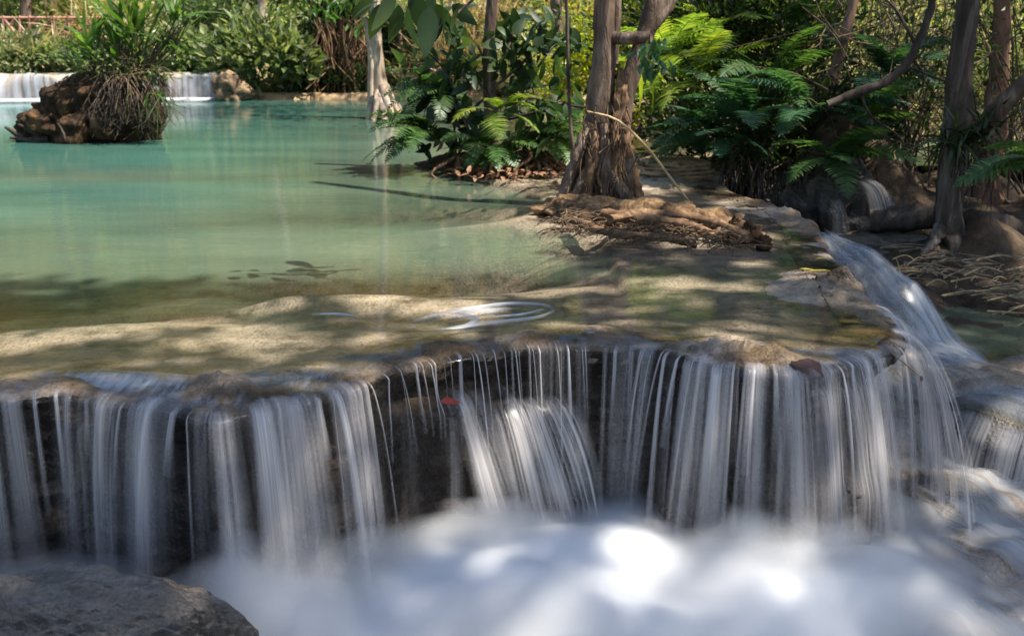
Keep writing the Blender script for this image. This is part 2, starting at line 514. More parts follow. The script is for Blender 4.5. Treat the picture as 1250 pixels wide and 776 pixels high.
def waterfall_mat(name, col, su=70.0, sv=1.3, lo=.32, hi=.72, base=.25, trans=.45, amount=1.0, gl=.08):
    """Falling or sliding aerated water, see-through strands; also painted sky sheen. UV in metres: u across the flow, v along it; the attribute «fade» thins the edges."""
    m, nt, out = newmat(name)
    uv = nt.nodes.new('ShaderNodeUVMap'); uv.uv_map = 'UVMap'
    s = tnoise(nt, mapping(nt, uv.outputs[0], (su, sv, 1)), 1.0, 3, .6)
    s2 = tnoise(nt, mapping(nt, uv.outputs[0], (su * .16, sv * .8, 1)), 1.0, 2, .5)
    st = ramp(nt, math_(nt, 'ADD', math_(nt, 'MULTIPLY', s, .55), math_(nt, 'MULTIPLY', s2, .45)), [(lo, 0.0), (hi, 1.0)])
    f = nt.nodes.new('ShaderNodeAttribute'); f.attribute_name = 'fade'
    a = math_(nt, 'MULTIPLY', math_(nt, 'ADD', math_(nt, 'MULTIPLY', st, 1 - base), base), f.outputs['Fac'])
    a = math_(nt, 'MULTIPLY', a, amount, True)
    d = nt.nodes.new('ShaderNodeBsdfDiffuse'); d.inputs['Color'].default_value = (*col, 1)
    t = nt.nodes.new('ShaderNodeBsdfTranslucent'); t.inputs['Color'].default_value = (*col, 1)
    g = nt.nodes.new('ShaderNodeBsdfGlossy'); g.inputs['Roughness'].default_value = .32
    m1 = nt.nodes.new('ShaderNodeMixShader'); m1.inputs[0].default_value = trans
    nt.links.new(d.outputs[0], m1.inputs[1]); nt.links.new(t.outputs[0], m1.inputs[2])
    m2 = nt.nodes.new('ShaderNodeMixShader'); m2.inputs[0].default_value = gl
    nt.links.new(m1.outputs[0], m2.inputs[1]); nt.links.new(g.outputs[0], m2.inputs[2])
    tr = nt.nodes.new('ShaderNodeBsdfTransparent')
    m3 = nt.nodes.new('ShaderNodeMixShader'); nt.links.new(a, m3.inputs[0])
    nt.links.new(tr.outputs[0], m3.inputs[1]); nt.links.new(m2.outputs[0], m3.inputs[2])
    nt.links.new(m3.outputs[0], out.inputs['Surface'])
    return m


M['fall'] = waterfall_mat('falling_water', (.83, .79, .78), su=80, sv=.7, lo=.40, hi=.68, base=.04)
M['strand'] = waterfall_mat('water_strand', (.87, .83, .82), su=190, sv=.7, lo=.30, hi=.62, base=.30)
M['slide'] = waterfall_mat('sliding_water', (.74, .80, .86), su=16, sv=1.3, lo=.40, hi=.68, base=.06, gl=.16)
M['film'] = waterfall_mat('sky_sheen_film', (.72, .78, .86), su=26, sv=5.0, lo=.42, hi=.68, base=.0, gl=.25)  # pale diffuse colour stands in for sky reflected at the rim


def pool_mat(name, shallow, deep, rough=.11, dens=1.0):
    """Milky mineral water: clear over the shallows, opaque turquoise where it is deep (attribute «depth»), blurred mirror on top."""
    m, nt, out = newmat(name)
    f = nt.nodes.new('ShaderNodeAttribute'); f.attribute_name = 'depth'
    pos = wpos(nt)
    d = f.outputs['Fac']
    op = math_(nt, 'SUBTRACT', 1.0, math_(nt, 'POWER', math.e, math_(nt, 'MULTIPLY', math_(nt, 'POWER', math_(nt, 'MULTIPLY', d, dens), 1.4), -1.0)), True)
    col = mixc(nt, ramp(nt, math_(nt, 'MULTIPLY', d, .5), [(.22, 0.0), (.80, 1.0)]), shallow, deep)
    col = mixc(nt, 1.0, col, ramp(nt, tnoise(nt, mapping(nt, pos, (.35, 1.1, 1)), 1.0, 3), [(.3, .72), (.7, 1.2)]), 'MULTIPLY')
    df = nt.nodes.new('ShaderNodeBsdfDiffuse'); nt.links.new(col, df.inputs['Color'])
    tr = nt.nodes.new('ShaderNodeBsdfTransparent'); tr.inputs['Color'].default_value = (.965, .975, .95, 1)
    m1 = nt.nodes.new('ShaderNodeMixShader'); nt.links.new(op, m1.inputs[0])
    nt.links.new(tr.outputs[0], m1.inputs[1]); nt.links.new(df.outputs[0], m1.inputs[2])
    rip = bump(nt, tnoise(nt, mapping(nt, pos, (2.0, 7.0, 1)), 1.0, 3), .10, .03)
    g = nt.nodes.new('ShaderNodeBsdfGlossy'); g.inputs['Roughness'].default_value = rough
    nt.links.new(rip, g.inputs['Normal'])
    fr = nt.nodes.new('ShaderNodeFresnel'); fr.inputs['IOR'].default_value = 1.38
    m2 = nt.nodes.new('ShaderNodeMixShader'); nt.links.new(fr.outputs[0], m2.inputs[0])
    nt.links.new(m1.outputs[0], m2.inputs[1]); nt.links.new(g.outputs[0], m2.inputs[2])
    nt.links.new(m2.outputs[0], out.inputs['Surface'])
    return m


M['pool'] = pool_mat('turquoise_pool_water', (.088, .124, .084), (.011, .155, .14), .07, 4.6)
M['sidepool'] = pool_mat('green_pool_water', (.15, .19, .13), (.13, .19, .15), .10, 3.0)
M['stillpool'] = pool_mat('pale_green_water', (.20, .27, .16), (.22, .30, .18), .12, 4.0)


def foam_mat(name, amount, lo, hi, deep=False):
    m, nt, out = newmat(name)
    pos = wpos(nt)
    n = tnoise(nt, mapping(nt, pos, (2.6, 3.4, 2.6)), 1.0, 3, .5)
    f = nt.nodes.new('ShaderNodeAttribute'); f.attribute_name = 'fade'
    a = math_(nt, 'MULTIPLY', math_(nt, 'MULTIPLY', ramp(nt, n, [(lo, 0.0), (hi, 1.0)]), amount), f.outputs['Fac'], True)
    d = nt.nodes.new('ShaderNodeBsdfDiffuse'); d.inputs['Color'].default_value = (.82, .84, .87, 1)
    t = nt.nodes.new('ShaderNodeBsdfTranslucent'); t.inputs['Color'].default_value = (.82, .84, .87, 1)
    m1 = nt.nodes.new('ShaderNodeMixShader'); m1.inputs[0].default_value = .4
    nt.links.new(d.outputs[0], m1.inputs[1]); nt.links.new(t.outputs[0], m1.inputs[2])
    if deep:      # light wanders through deep froth
        p = principled(nt, None, (.56, .575, .60), .6, None, .2)
        p.inputs['Subsurface Weight'].default_value = 1.0; p.inputs['Subsurface Radius'].default_value = (1, 1, 1); p.inputs['Subsurface Scale'].default_value = .30
        m1 = p
    tr = nt.nodes.new('ShaderNodeBsdfTransparent')
    m3 = nt.nodes.new('ShaderNodeMixShader'); nt.links.new(a, m3.inputs[0])
    nt.links.new(tr.outputs[0], m3.inputs[1]); nt.links.new(m1.outputs[0], m3.inputs[2])
    nt.links.new(m3.outputs[0], out.inputs['Surface'])
    return m


def mist_mat():
    m, nt, out = newmat('spray_mist')
    pos = wpos(nt)
    sx = nt.nodes.new('ShaderNodeSeparateXYZ'); nt.links.new(pos, sx.inputs[0])
    n = tnoise(nt, mapping(nt, pos, (1.6, 2.2, 2.0)), 1.0, 2, .5)
    # densest at the water, gone half a metre above it, in slow billows
    xr = ramp(nt, math_(nt, 'MULTIPLY', sx.outputs[0], .5), [(.45, 0.0), (.95, .32)])
    top = math_(nt, 'ADD', math_(nt, 'SUBTRACT', -.775, xr), math_(nt, 'MULTIPLY', math_(nt, 'SUBTRACT', n, .5), 1.1))
    h = math_(nt, 'SUBTRACT', top, sx.outputs[2])
    d = math_(nt, 'MULTIPLY', ramp(nt, math_(nt, 'ADD', math_(nt, 'MULTIPLY', h, 2.2), .5), [(.22, 0.0), (.95, 1.0)]), MIST)
    v = nt.nodes.new('ShaderNodeVolumeScatter'); v.inputs['Color'].default_value = (.97, .975, .98, 1); v.inputs['Anisotropy'].default_value = .15
    nt.links.new(d, v.inputs['Density'])
    nt.links.new(v.outputs[0], out.inputs['Volume'])
    return m


MIST = 12.0
M['mist'] = mist_mat()
M['farfoam'] = foam_mat('white_foam', 1.0, .0, .25)
M['foam'] = foam_mat('churning_foam', 1.0, .0, .25, True)
M['spray'] = foam_mat('soft_spray', .17, .34, .66)
# ------------------------------------------------------------------ the terrace outline (world metres, pool water at z = 0)
_front = [(-330, 515), (-200, 505), (-100, 497), (0, 487), (60, 478), (130, 480), (200, 488), (255, 500), (310, 490), (370, 480), (420, 466),
          (460, 452), (510, 438), (560, 428), (620, 421), (680, 417), (740, 415), (790, 421), (830, 434), (880, 441), (930, 446), (970, 449),
          (1010, 441), (1050, 430), (1082, 419), (1102, 412)]
_right = [(1098, 398), (1080, 381), (1058, 362), (1042, 345), (1030, 326), (1012, 304), (1003, 285), (985, 268), (955, 252), (920, 240),
          (893, 231), (884, 219), (872, 205), (850, 193), (810, 187)]
_pts = [at(x, y)[:2] for x, y in _front] + [at(x, y)[:2] for x, y in _right]
_ctrl = np.array(_pts + [np.array(p) for p in ((1.75, 11.8), (1.65, 13.5), (1.7, 16), (2.3, 18.6), (3.4, 20.7))])
_open = smooth_path(np.c_[_ctrl, np.zeros(len(_ctrl))], 1500)[:, :2]
_arc = np.r_[0, np.cumsum(np.linalg.norm(np.diff(_open, axis=0), axis=1))]
_S = np.arange(0, _arc[-1], 0.016)
OUT = np.stack([np.interp(_S, _arc, _open[:, i]) for i in (0, 1)], -1)
_k = np.hanning(21); _k /= _k.sum()
_padn = np.gradient(OUT, axis=0)
NRM = np.stack([_padn[:, 1], -_padn[:, 0]], -1)
_kk = np.hanning(31); _kk /= _kk.sum()
NRM = unit(np.stack([np.convolve(np.pad(NRM[:, i], 15, mode='edge'), _kk, 'valid') for i in (0, 1)], -1))
SMAX = _S[-1]
_far = [(3.4, 20.7), (-6.0, 20.7), (-6.25, 20.2), (-15, 20.2), (-16, 14), (-12, 8), (-7, 4.2)]
POLY = np.vstack([OUT, np.array(_far)])


def s_of_px(px, py):
    """Arc length of the outline point nearest to the pixel's point on the water plane."""
    p = at(px, py)[:2]
    return _S[np.argmin(((OUT - p) ** 2).sum(1))]


def PO(s):
    return np.stack([np.interp(s, _S, OUT[:, i]) for i in (0, 1)], -1)


def NO(s):
    return unit(np.stack([np.interp(s, _S, NRM[:, i]) for i in (0, 1)], -1))


def outline_pos(s, o, z):
    s = np.asarray(s, float); p = PO(s); n = NO(s)
    return np.stack([p[..., 0] + n[..., 0] * o, p[..., 1] + n[..., 1] * o, z + 0 * s], -1)


def inside(x, y):
    x = np.asarray(x); y = np.asarray(y)
    r = np.zeros(x.shape, bool)
    X, Y = POLY[:, 0], POLY[:, 1]
    step = 4
    idx = np.r_[np.arange(0, len(OUT), step), np.arange(len(OUT), len(POLY))]
    X, Y = X[idx], Y[idx]
    j = len(X) - 1
    for i in range(len(X)):
        c = ((Y[i] > y) != (Y[j] > y))
        with np.errstate(divide='ignore', invalid='ignore'):
            c &= x < (X[j] - X[i]) * (y - Y[i]) / (Y[j] - Y[i] + 1e-12) + X[i]
        r ^= c
        j = i
    return r


def edge_dist(x, y):
    """Unsigned distance to the lip / right edge."""
    x = np.asarray(x, float); y = np.asarray(y, float)
    sh = x.shape
    P = np.stack([x.ravel(), y.ravel()], -1)
    O = OUT[::6]
    d = np.full(len(P), 1e9)
    for a in range(0, len(P), 20000):
        q = P[a:a + 20000]
        d[a:a + 20000] = np.sqrt(((q[:, None, :] - O[None]) ** 2).sum(2).min(1))
    return d.reshape(sh)


# hummocks of the lip that stand clear of the water: pixel, radius, height
HUM = [(at(x, y)[:2], r, h) for x, y, r, h in (
    (272, 470, .16, .055), (20, 474, .18, .035), (90, 470, .10, .02), (330, 478, .09, .03), (415, 458, .10, .025),
    (480, 436, .11, .03), (540, 420, .12, .025), (655, 408, .13, .022), (715, 400, .10, .02), (830, 428, .13, .05), (895, 425, .16, .045),
    (945, 435, .12, .03), (1000, 356, .22, .065), (1035, 352, .14, .05), (1065, 385, .10, .03), (985, 335, .16, .02), (960, 262, .22, .04),
    (905, 250, .3, .02), (820, 210, .42, .06), (860, 218, .30, .05), (775, 218, .5, .06), (800, 196, .5, .06), (990, 275, .15, .04))]
# sand bars just under the surface, one added to paint the mid pool's glare: pixel, rx (m), ry (m), lift
BARS = [(at(x, y)[:2], rx, ry, h) for x, y, rx, ry, h in (
    (90, 216, 1.6, .55, .40), (400, 238, 1.0, .4, .25), (110, 390, 1.1, .30, .035), (330, 354, .5, .16, .09), (480, 362, .5, .22, .06), (450, 266, 1.5, .55, .34), (250, 300, 1.2, .2, .12), (610, 212, 2.2, .7, .35), (560, 262, 1.0, .5, .12),
    (890, 262, .9, 1.8, .14), (760, 225, 1.1, 1.2, .2), (930, 300, .5, .9, .06), (960, 380, .5, .5, .03))]


def bed(x, y, d):
    """Height of the pool floor; d = distance from the lip."""
    z = -.022 - .05 * sstep(.15, 1.0, d) - .16 * sstep(.8, 3.0, d) - .40 * sstep(2.6, 6.0, d) - .9 * sstep(6.5, 11, d)
    z = z - .30 * sstep(1.0, 2.9, d) * sstep(1.0, -.2, x)
    z = np.where(x > .6, np.maximum(z, -.05 - .25 * sstep(1.2, 3.5, d) - .6 * sstep(3.5, 7, d)), z)
    for (c, rx, ry, h) in BARS:
        z = z + h * np.exp(-(((x - c[0]) / rx) ** 2 + ((y - c[1]) / ry) ** 2))
    z = np.minimum(z, -.014)
    amp = .35 + .65 * np.exp(-d / .5)
    z = z + .012 * amp * fbm(x * 5, y * 7, .3, 4) + .030 * sstep(.5, 3, d) * fbm(x * .8, y * 1.6, 4.0, 3)
    for (c, r, h) in HUM:
        q = np.exp(-(((x - c[0]) ** 2 + (y - c[1]) ** 2) / (r * r)))
        z = z + h * q * (1 + .55 * fbm(x * 16, y * 16, 2.0, 4))
    return z


# bulges and ledges of the wall under the lip: (s, z, sigma_s, sigma_z, outward)
BUL = []
for px, py, ss, sz, o in ((100, 525, .13, .06, .10), (15, 560, .15, .08, .06), (485, 515, .16, .09, .10), (575, 495, .20, .09, .15), (640, 560, .30, .20, .12), (700, 620, .2, .14, .08),
                          (840, 560, .16, .12, .05), (1000, 520, .2, .15, .10), (1060, 600, .2, .2, .14), (1080, 500, .12, .1, .08), (240, 600, .2, .1, .06), (400, 640, .3, .1, .10), (900, 640, .3, .08, .12)):
    s = s_of_px(px, 440 if px > 420 else 470)
    Yl = PO(s)[1] - .05
    z = atY(px, py, Yl)[2]
    BUL.append((s, z, ss, sz, o))


def wall_off(s, z):
    """Outward offset of the wall face from the lip line at depth z (0 at the lip, negative below)."""
    s = np.asarray(s, float); z = np.asarray(z, float)
    t = np.clip(-z, 0, 2)
    o = .012 - .10 * sstep(.02, .22, t) + .04 * sstep(.3, .6, t) + .05 * sstep(.6, 1.0, t)
    o = o + .045 * fbm(s * 1.6, t * 2.0, 1.0, 3) * sstep(.02, .2, t)
    for (bs, bz, ss, sz, a) in BUL:
        up = np.where(z > bz, sz * .75, sz * 1.9)
        o = o + a * np.exp(-((s - bs) / ss) ** 2 - ((z - bz) / up) ** 2)
    return o


def build_terrace():
    mb = MB()
    # wall: sweep of the lip line
    ss = _S[(_S < SMAX - 1)]
    ins = np.array([-.24, -.20, -.16, -.13, -.10, -.075, -.055, -.035])
    zz = -np.r_[np.array([0, .006, .014, .024, .036, .05]), np.linspace(.066, 1.15, 66)]
    n1, n2 = len(ins), len(zz)
    S2 = ss[:, None]
    Pin = outline_pos(S2 + 0 * ins[None], ins[None], 0.0)
    zin = bed(Pin[..., 0], Pin[..., 1], -ins[None] + 0 * S2)
    Pin[..., 2] = zin
    Po = outline_pos(S2, np.zeros((1, 1)), 0.0)[:, 0]
    z0 = bed(Po[:, 0], Po[:, 1], np.zeros(len(ss)))[:, None]
    Z = z0 + zz[None]
    O = wall_off(S2, zz[None] + 0 * S2)
    det = .020 * fbm(S2 * 9, Z * 12, 3.0, 4) + .012 * np.abs(fbm(S2 * 22, Z * 26, 8.0, 3)) + .018 * fbm(S2 * 1.2, Z * 26, 5.0, 3)
    O = O + det * sstep(0, .05, -zz)[None]
    curl = (-.030 * (1 - np.sqrt(np.clip(1 - (1 - np.clip(-zz / .05, 0, 1)) ** 2, 0, 1))))[None]
    O = O + curl
    Pw = outline_pos(S2 + 0 * Z, O, 0.0); Pw[..., 2] = Z
    G = np.concatenate([Pin, Pw], 1)
    mb.add(G.reshape(-1, 3), grid_quads(len(ss), n1 + n2)[:, ::-1], a=np.ones(G.shape[:2]) * np.r_[sstep(.55, .12, -ins), np.ones(n2)][None])
    # floor of the pool behind the lip
    for (x0, x1, y0, y1, st, lo) in ((-4.5, 3.4, 3.0, 12.4, .045, 0), (-17, 4.0, 3.0, 21.0, .22, 1)):
        xs = np.arange(x0, x1, st); ys = np.arange(y0, y1, st)
        X, Y = np.meshgrid(xs, ys, indexing='ij')
        I = inside(X, Y)
        D = edge_dist(X, Y)
        keep = I & (D > .185)
        if lo:
            keep &= ~((X > -4.3) & (X < 3.3) & (Y > 3.1) & (Y < 12.2))
        Z = bed(X, Y, D) - .004
        idx = -np.ones(X.shape, int); idx[keep] = np.arange(keep.sum())
        q = np.stack([idx[:-1, :-1], idx[1:, :-1], idx[1:, 1:], idx[:-1, 1:]], -1).reshape(-1, 4)
        q = q[(q >= 0).all(1)]
        mb.add(np.stack([X[keep], Y[keep], Z[keep]], -1), q, a=sstep(.55, .12, D[keep]))
    o = mb.build('travertine_terrace', M['terrace'], attr='edge')
    tag(o, kind='structure')


def water_level(x, y, d):
    """The surface sinks a little as it speeds up towards the lip, and creases where it bends round the hummocks."""
    z = -.020 * np.exp(-d / .10) + .0035 * fbm(x * 6, y * 11, 7.0, 3) * np.exp(-d / .5)
    return z


def build_pool_water():
    mb = MB()
    ss = _S[(_S < SMAX - .5)]
    ins = np.array([-.26, -.23, -.20, -.17, -.14, -.11, -.085, -.06, -.04, -.02, .004, .020])
    S2 = ss[:, None]
    P = outline_pos(S2 + 0 * ins[None], ins[None], 0.0)
    d = np.clip(-ins, 0, 1)[None] + 0 * S2
    P[..., 2] = water_level(P[..., 0], P[..., 1], d)
    P[..., 2] -= np.clip(ins, 0, 1)[None] * 1.2
    dep = np.clip(P[..., 2] - bed(P[..., 0], P[..., 1], d), 0, 9)
    mb.add(P.reshape(-1, 3), grid_quads(len(ss), len(ins))[:, ::-1], a=dep)
    for (x0, x1, y0, y1, st, lo) in ((-4.5, 3.4, 3.0, 12.4, .06, 0), (-17, 4.0, 3.0, 21.0, .25, 1)):
        xs = np.arange(x0, x1, st); ys = np.arange(y0, y1, st)
        X, Y = np.meshgrid(xs, ys, indexing='ij')
        I = inside(X, Y); D = edge_dist(X, Y)
        keep = I & (D > .20)
        if lo:
            keep &= ~((X > -4.3) & (X < 3.3) & (Y > 3.1) & (Y < 12.2))
        Z = water_level(X, Y, D) - .003 * (1 if not lo else 1.3)
        dep = np.clip(-bed(X, Y, D), 0, 9)
        idx = -np.ones(X.shape, int); idx[keep] = np.arange(keep.sum())
        q = np.stack([idx[:-1, :-1], idx[1:, :-1], idx[1:, 1:], idx[:-1, 1:]], -1).reshape(-1, 4)
        q = q[(q >= 0).all(1)]
        mb.add(np.stack([X[keep], Y[keep], Z[keep]], -1), q, a=dep[keep])
    tag(mb.build('pool_water', M['pool'], attr='depth'), kind='structure')


# ------------------------------------------------------------------ the ground all round
def bumpf(x, y, cx, cy, rx, ry):
    return np.exp(-((x - cx) / rx) ** 2 - ((y - cy) / ry) ** 2)


def ground_z(x, y):
    z = -1.15 + 0 * x
    # right bank with the big trunk, behind the side pool
    edge = 6.05 + .35 * np.sin(x * 1.7) + .25 * fbm(x * .9, y * .4, 1.0, 2) - .55 * sstep(3.2, 4.4, x)
    rb = sstep(2.0, 2.5, x - .12 * (y - 7)) * sstep(-.25, .75, y - edge - 1.0 * sstep(3.1, 2.3, x))
    z = z + rb * (.62 + .10 * fbm(x * 1.5, y * 1.5, 2.0, 4) + .05 * fbm(x * 5, y * 5, 2.0, 3))
    z = z + .35 * bumpf(x, y, 3.75, 8.05, .55, .45) * rb + .35 * sstep(8.2, 9.2, y) * rb * sstep(2.9, 3.3, x)
    # ferny knob beside the terrace
    z = z + (1.25 + .25 * fbm(x * 1.8, y * 1.8, 4.0, 4)) * bumpf(x, y, 2.75, 10.6, .85, 1.15) + .9 * bumpf(x, y, 2.6, 12.6, 1.2, 1.6)
    z = z + .75 * bumpf(x, y, 3.1, 9.35, .42, .42)
    # ground behind, to the right of the pool
    rf = sstep(12.5, 17, y) * sstep(1.7, 3.0, x)
    z = np.where(rf > 0, z * (1 - rf) + rf * (.25 + .10 * fbm(x, y, 1.0, 3)), z)
    # the far hillside
    hs = sstep(20.6, 22.2, y)
    hill = .30 + .42 * np.clip(y - 22.0, 0, 100) + .25 * fbm(x * .5, y * .5, 2.0, 4)
    lft = sstep(-6.3, -6.8, x)
    hill = hill + .0 * lft
    z = z * (1 - hs) + hs * hill
    # sides climb gently
    z = z + np.clip(np.abs(x - 1) - 12, 0, 60) * .22 + .28 * np.clip(x - 5.5, 0, 60) * sstep(6, 14, y)
    pool = inside(x, y) & (edge_dist(x, y) > .12)
    z = np.where(pool, np.minimum(z, -2.4), z)
    return z


def axis(segs):
    a = []
    for lo, hi, st in segs:
        a.append(np.arange(lo, hi, st))
    return np.unique(np.concatenate(a))


def build_ground():
    xs = axis(((-60, -16, 2.0), (-16, 1.4, .5), (1.4, 6, .07), (6, 14, .4), (14, 61, 2.0)))
    ys = axis(((-8, 2, 1.0), (2, 5, .3), (5, 13.5, .07), (13.5, 34, .35), (34, 81, 2.5)))
    X, Y = np.meshgrid(xs, ys, indexing='ij')
    Z = ground_z(X, Y)
    mb = MB(); mb.add(np.stack([X, Y, Z], -1).reshape(-1, 3), grid_quads(len(xs), len(ys)))
    tag(mb.build('ground', M['ground']), kind='structure')


def make_ground_mat():
    m, nt, out = newmat('forest_ground')
    pos = wpos(nt)
    a = tnoise(nt, pos, 5, 6, .6); b = tnoise(nt, pos, 1.1, 4); c = tnoise(nt, pos, 26, 4, .6)
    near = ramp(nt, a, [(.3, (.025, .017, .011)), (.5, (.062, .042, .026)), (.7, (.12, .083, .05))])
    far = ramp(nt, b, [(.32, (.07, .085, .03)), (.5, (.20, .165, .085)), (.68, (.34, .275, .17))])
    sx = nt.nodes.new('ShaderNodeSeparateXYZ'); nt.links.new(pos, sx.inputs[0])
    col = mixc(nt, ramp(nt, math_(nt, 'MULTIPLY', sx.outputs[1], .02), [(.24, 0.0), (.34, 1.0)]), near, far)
    n1 = bump(nt, a, .8, .08); n2 = bump(nt, c, .8, .02, n1)
    principled(nt, out, col, .9, n2, .2)
    M['ground'] = m


# ------------------------------------------------------------------ lower right: side pool, step, slick and the chute beside the terrace
def bed_low(x, y):
    """Rock of the lower stream, right of the terrace and below the falls."""
    z = -.98 + 0 * x
    # dam between the side pool and the lower stream
    ridge = 5.08 - .18 * (x - 2.2)
    z = z + .40 * sstep(-.30, .10, y - ridge + .05 * fbm(x * 4, y * 2, 1, 3)) * sstep(1.4, 1.7, x)
    z = z - .40 * sstep(.45, 1.1, y - ridge) * sstep(1.9, 2.4, x)
    z = z + .10 * sstep(4.0, 4.7, y) * sstep(1.5, 2.0, x)
    z = z + .05 * fbm(x * 2.2, y * 2.2, 3.0, 4) + .018 * fbm(x * 9, y * 9, 3.0, 3)
    z = z + .05 * bumpf(x, y, 2.5, 3.7, .3, .25)
    z = z - .25 * sstep(3.2, 2.2, y)
    return z


def build_low():
    xs = np.arange(-3.6, 6.6, .045); ys = np.arange(1.2, 8.3, .045)
    X, Y = np.meshgrid(xs, ys, indexing='ij')
    mb = MB(); mb.add(np.stack([X, Y, bed_low(X, Y)], -1).reshape(-1, 3), grid_quads(len(xs), len(ys)))
    tag(mb.build('stream_bed', M['wetbed']), kind='structure')
    # still green side pool, water level -0.60
    xs = np.arange(1.5, 6.5, .08); ys = np.arange(4.9, 8.3, .08)
    X, Y = np.meshgrid(xs, ys, indexing='ij')
    dep = np.clip(-.60 - bed_low(X, Y), 0, 5)
    mb = MB(); mb.add(np.stack([X, Y, -.60 + 0 * X + .002 * fbm(X * 4, Y * 4, 2., 2)], -1).reshape(-1, 3), grid_quads(len(xs), len(ys)), a=dep)
    tag(mb.build('side_pool_water', M['sidepool'], attr='depth'), kind='structure')
    # ponds glimpsed through the trees
    for nm, (x0, x1, y0, y1, z) in (('pond_water', (3.6, 6.6, 10.3, 12.6, -.02)),):
        mb = MB(); mb.add([(x0, y0, z), (x1, y0, z), (x1 + 2, y1, z), (x0, y1, z)], [[0, 1, 2, 3]], a=[.8] * 4)
        tag(mb.build(nm, M['stillpool'], attr='depth'), kind='structure')


CHUTE = [(1000, 282, -.012), (1030, 302, -.06), (1062, 328, -.16), (1092, 358, -.27), (1114, 390, -.40), (1130, 420, -.50), (1165, 446, -.53), (1232, 470, -.54), (1330, 498, -.55)]
CHUTE_W = [.12, .20, .26, .31, .36, .40, .40, .36, .34]


def chute_grid(off, nu=90, nv=40):
    C = smooth_path([at(x, y, z) for x, y, z in CHUTE], nu)
    W = np.interp(np.linspace(0, 1, nu), np.linspace(0, 1, len(CHUTE_W)), CHUTE_W)
    T = unit(np.gradient(C[:, :2], axis=0))
    side = np.stack([T[:, 1], -T[:, 0]], -1)       # to the walker's right (towards the camera)
    q = np.linspace(-1, 1, nv)
    X = C[:, None, 0] - side[:, None, 0] * q[None] * W[:, None]
    Y = C[:, None, 1] - side[:, None, 1] * q[None] * W[:, None]
    L = np.linspace(0, 1, nu)[:, None]
    Z = C[:, None, 2] - (.45 * W[:, None] * (np.abs(q[None]) ** 2.2)) * (1 - .55 * L) - .45 * sstep(.93, 1.0, L) + .05 * fbm(L * 6 + 0 * q[None], q[None] * 2.2, 1.0, 4) + .018 * np.sin(L * 34 + q[None] * 1.5) * sstep(.75, .5, L) + off
    return np.stack([X, Y, Z], -1), L, q, W


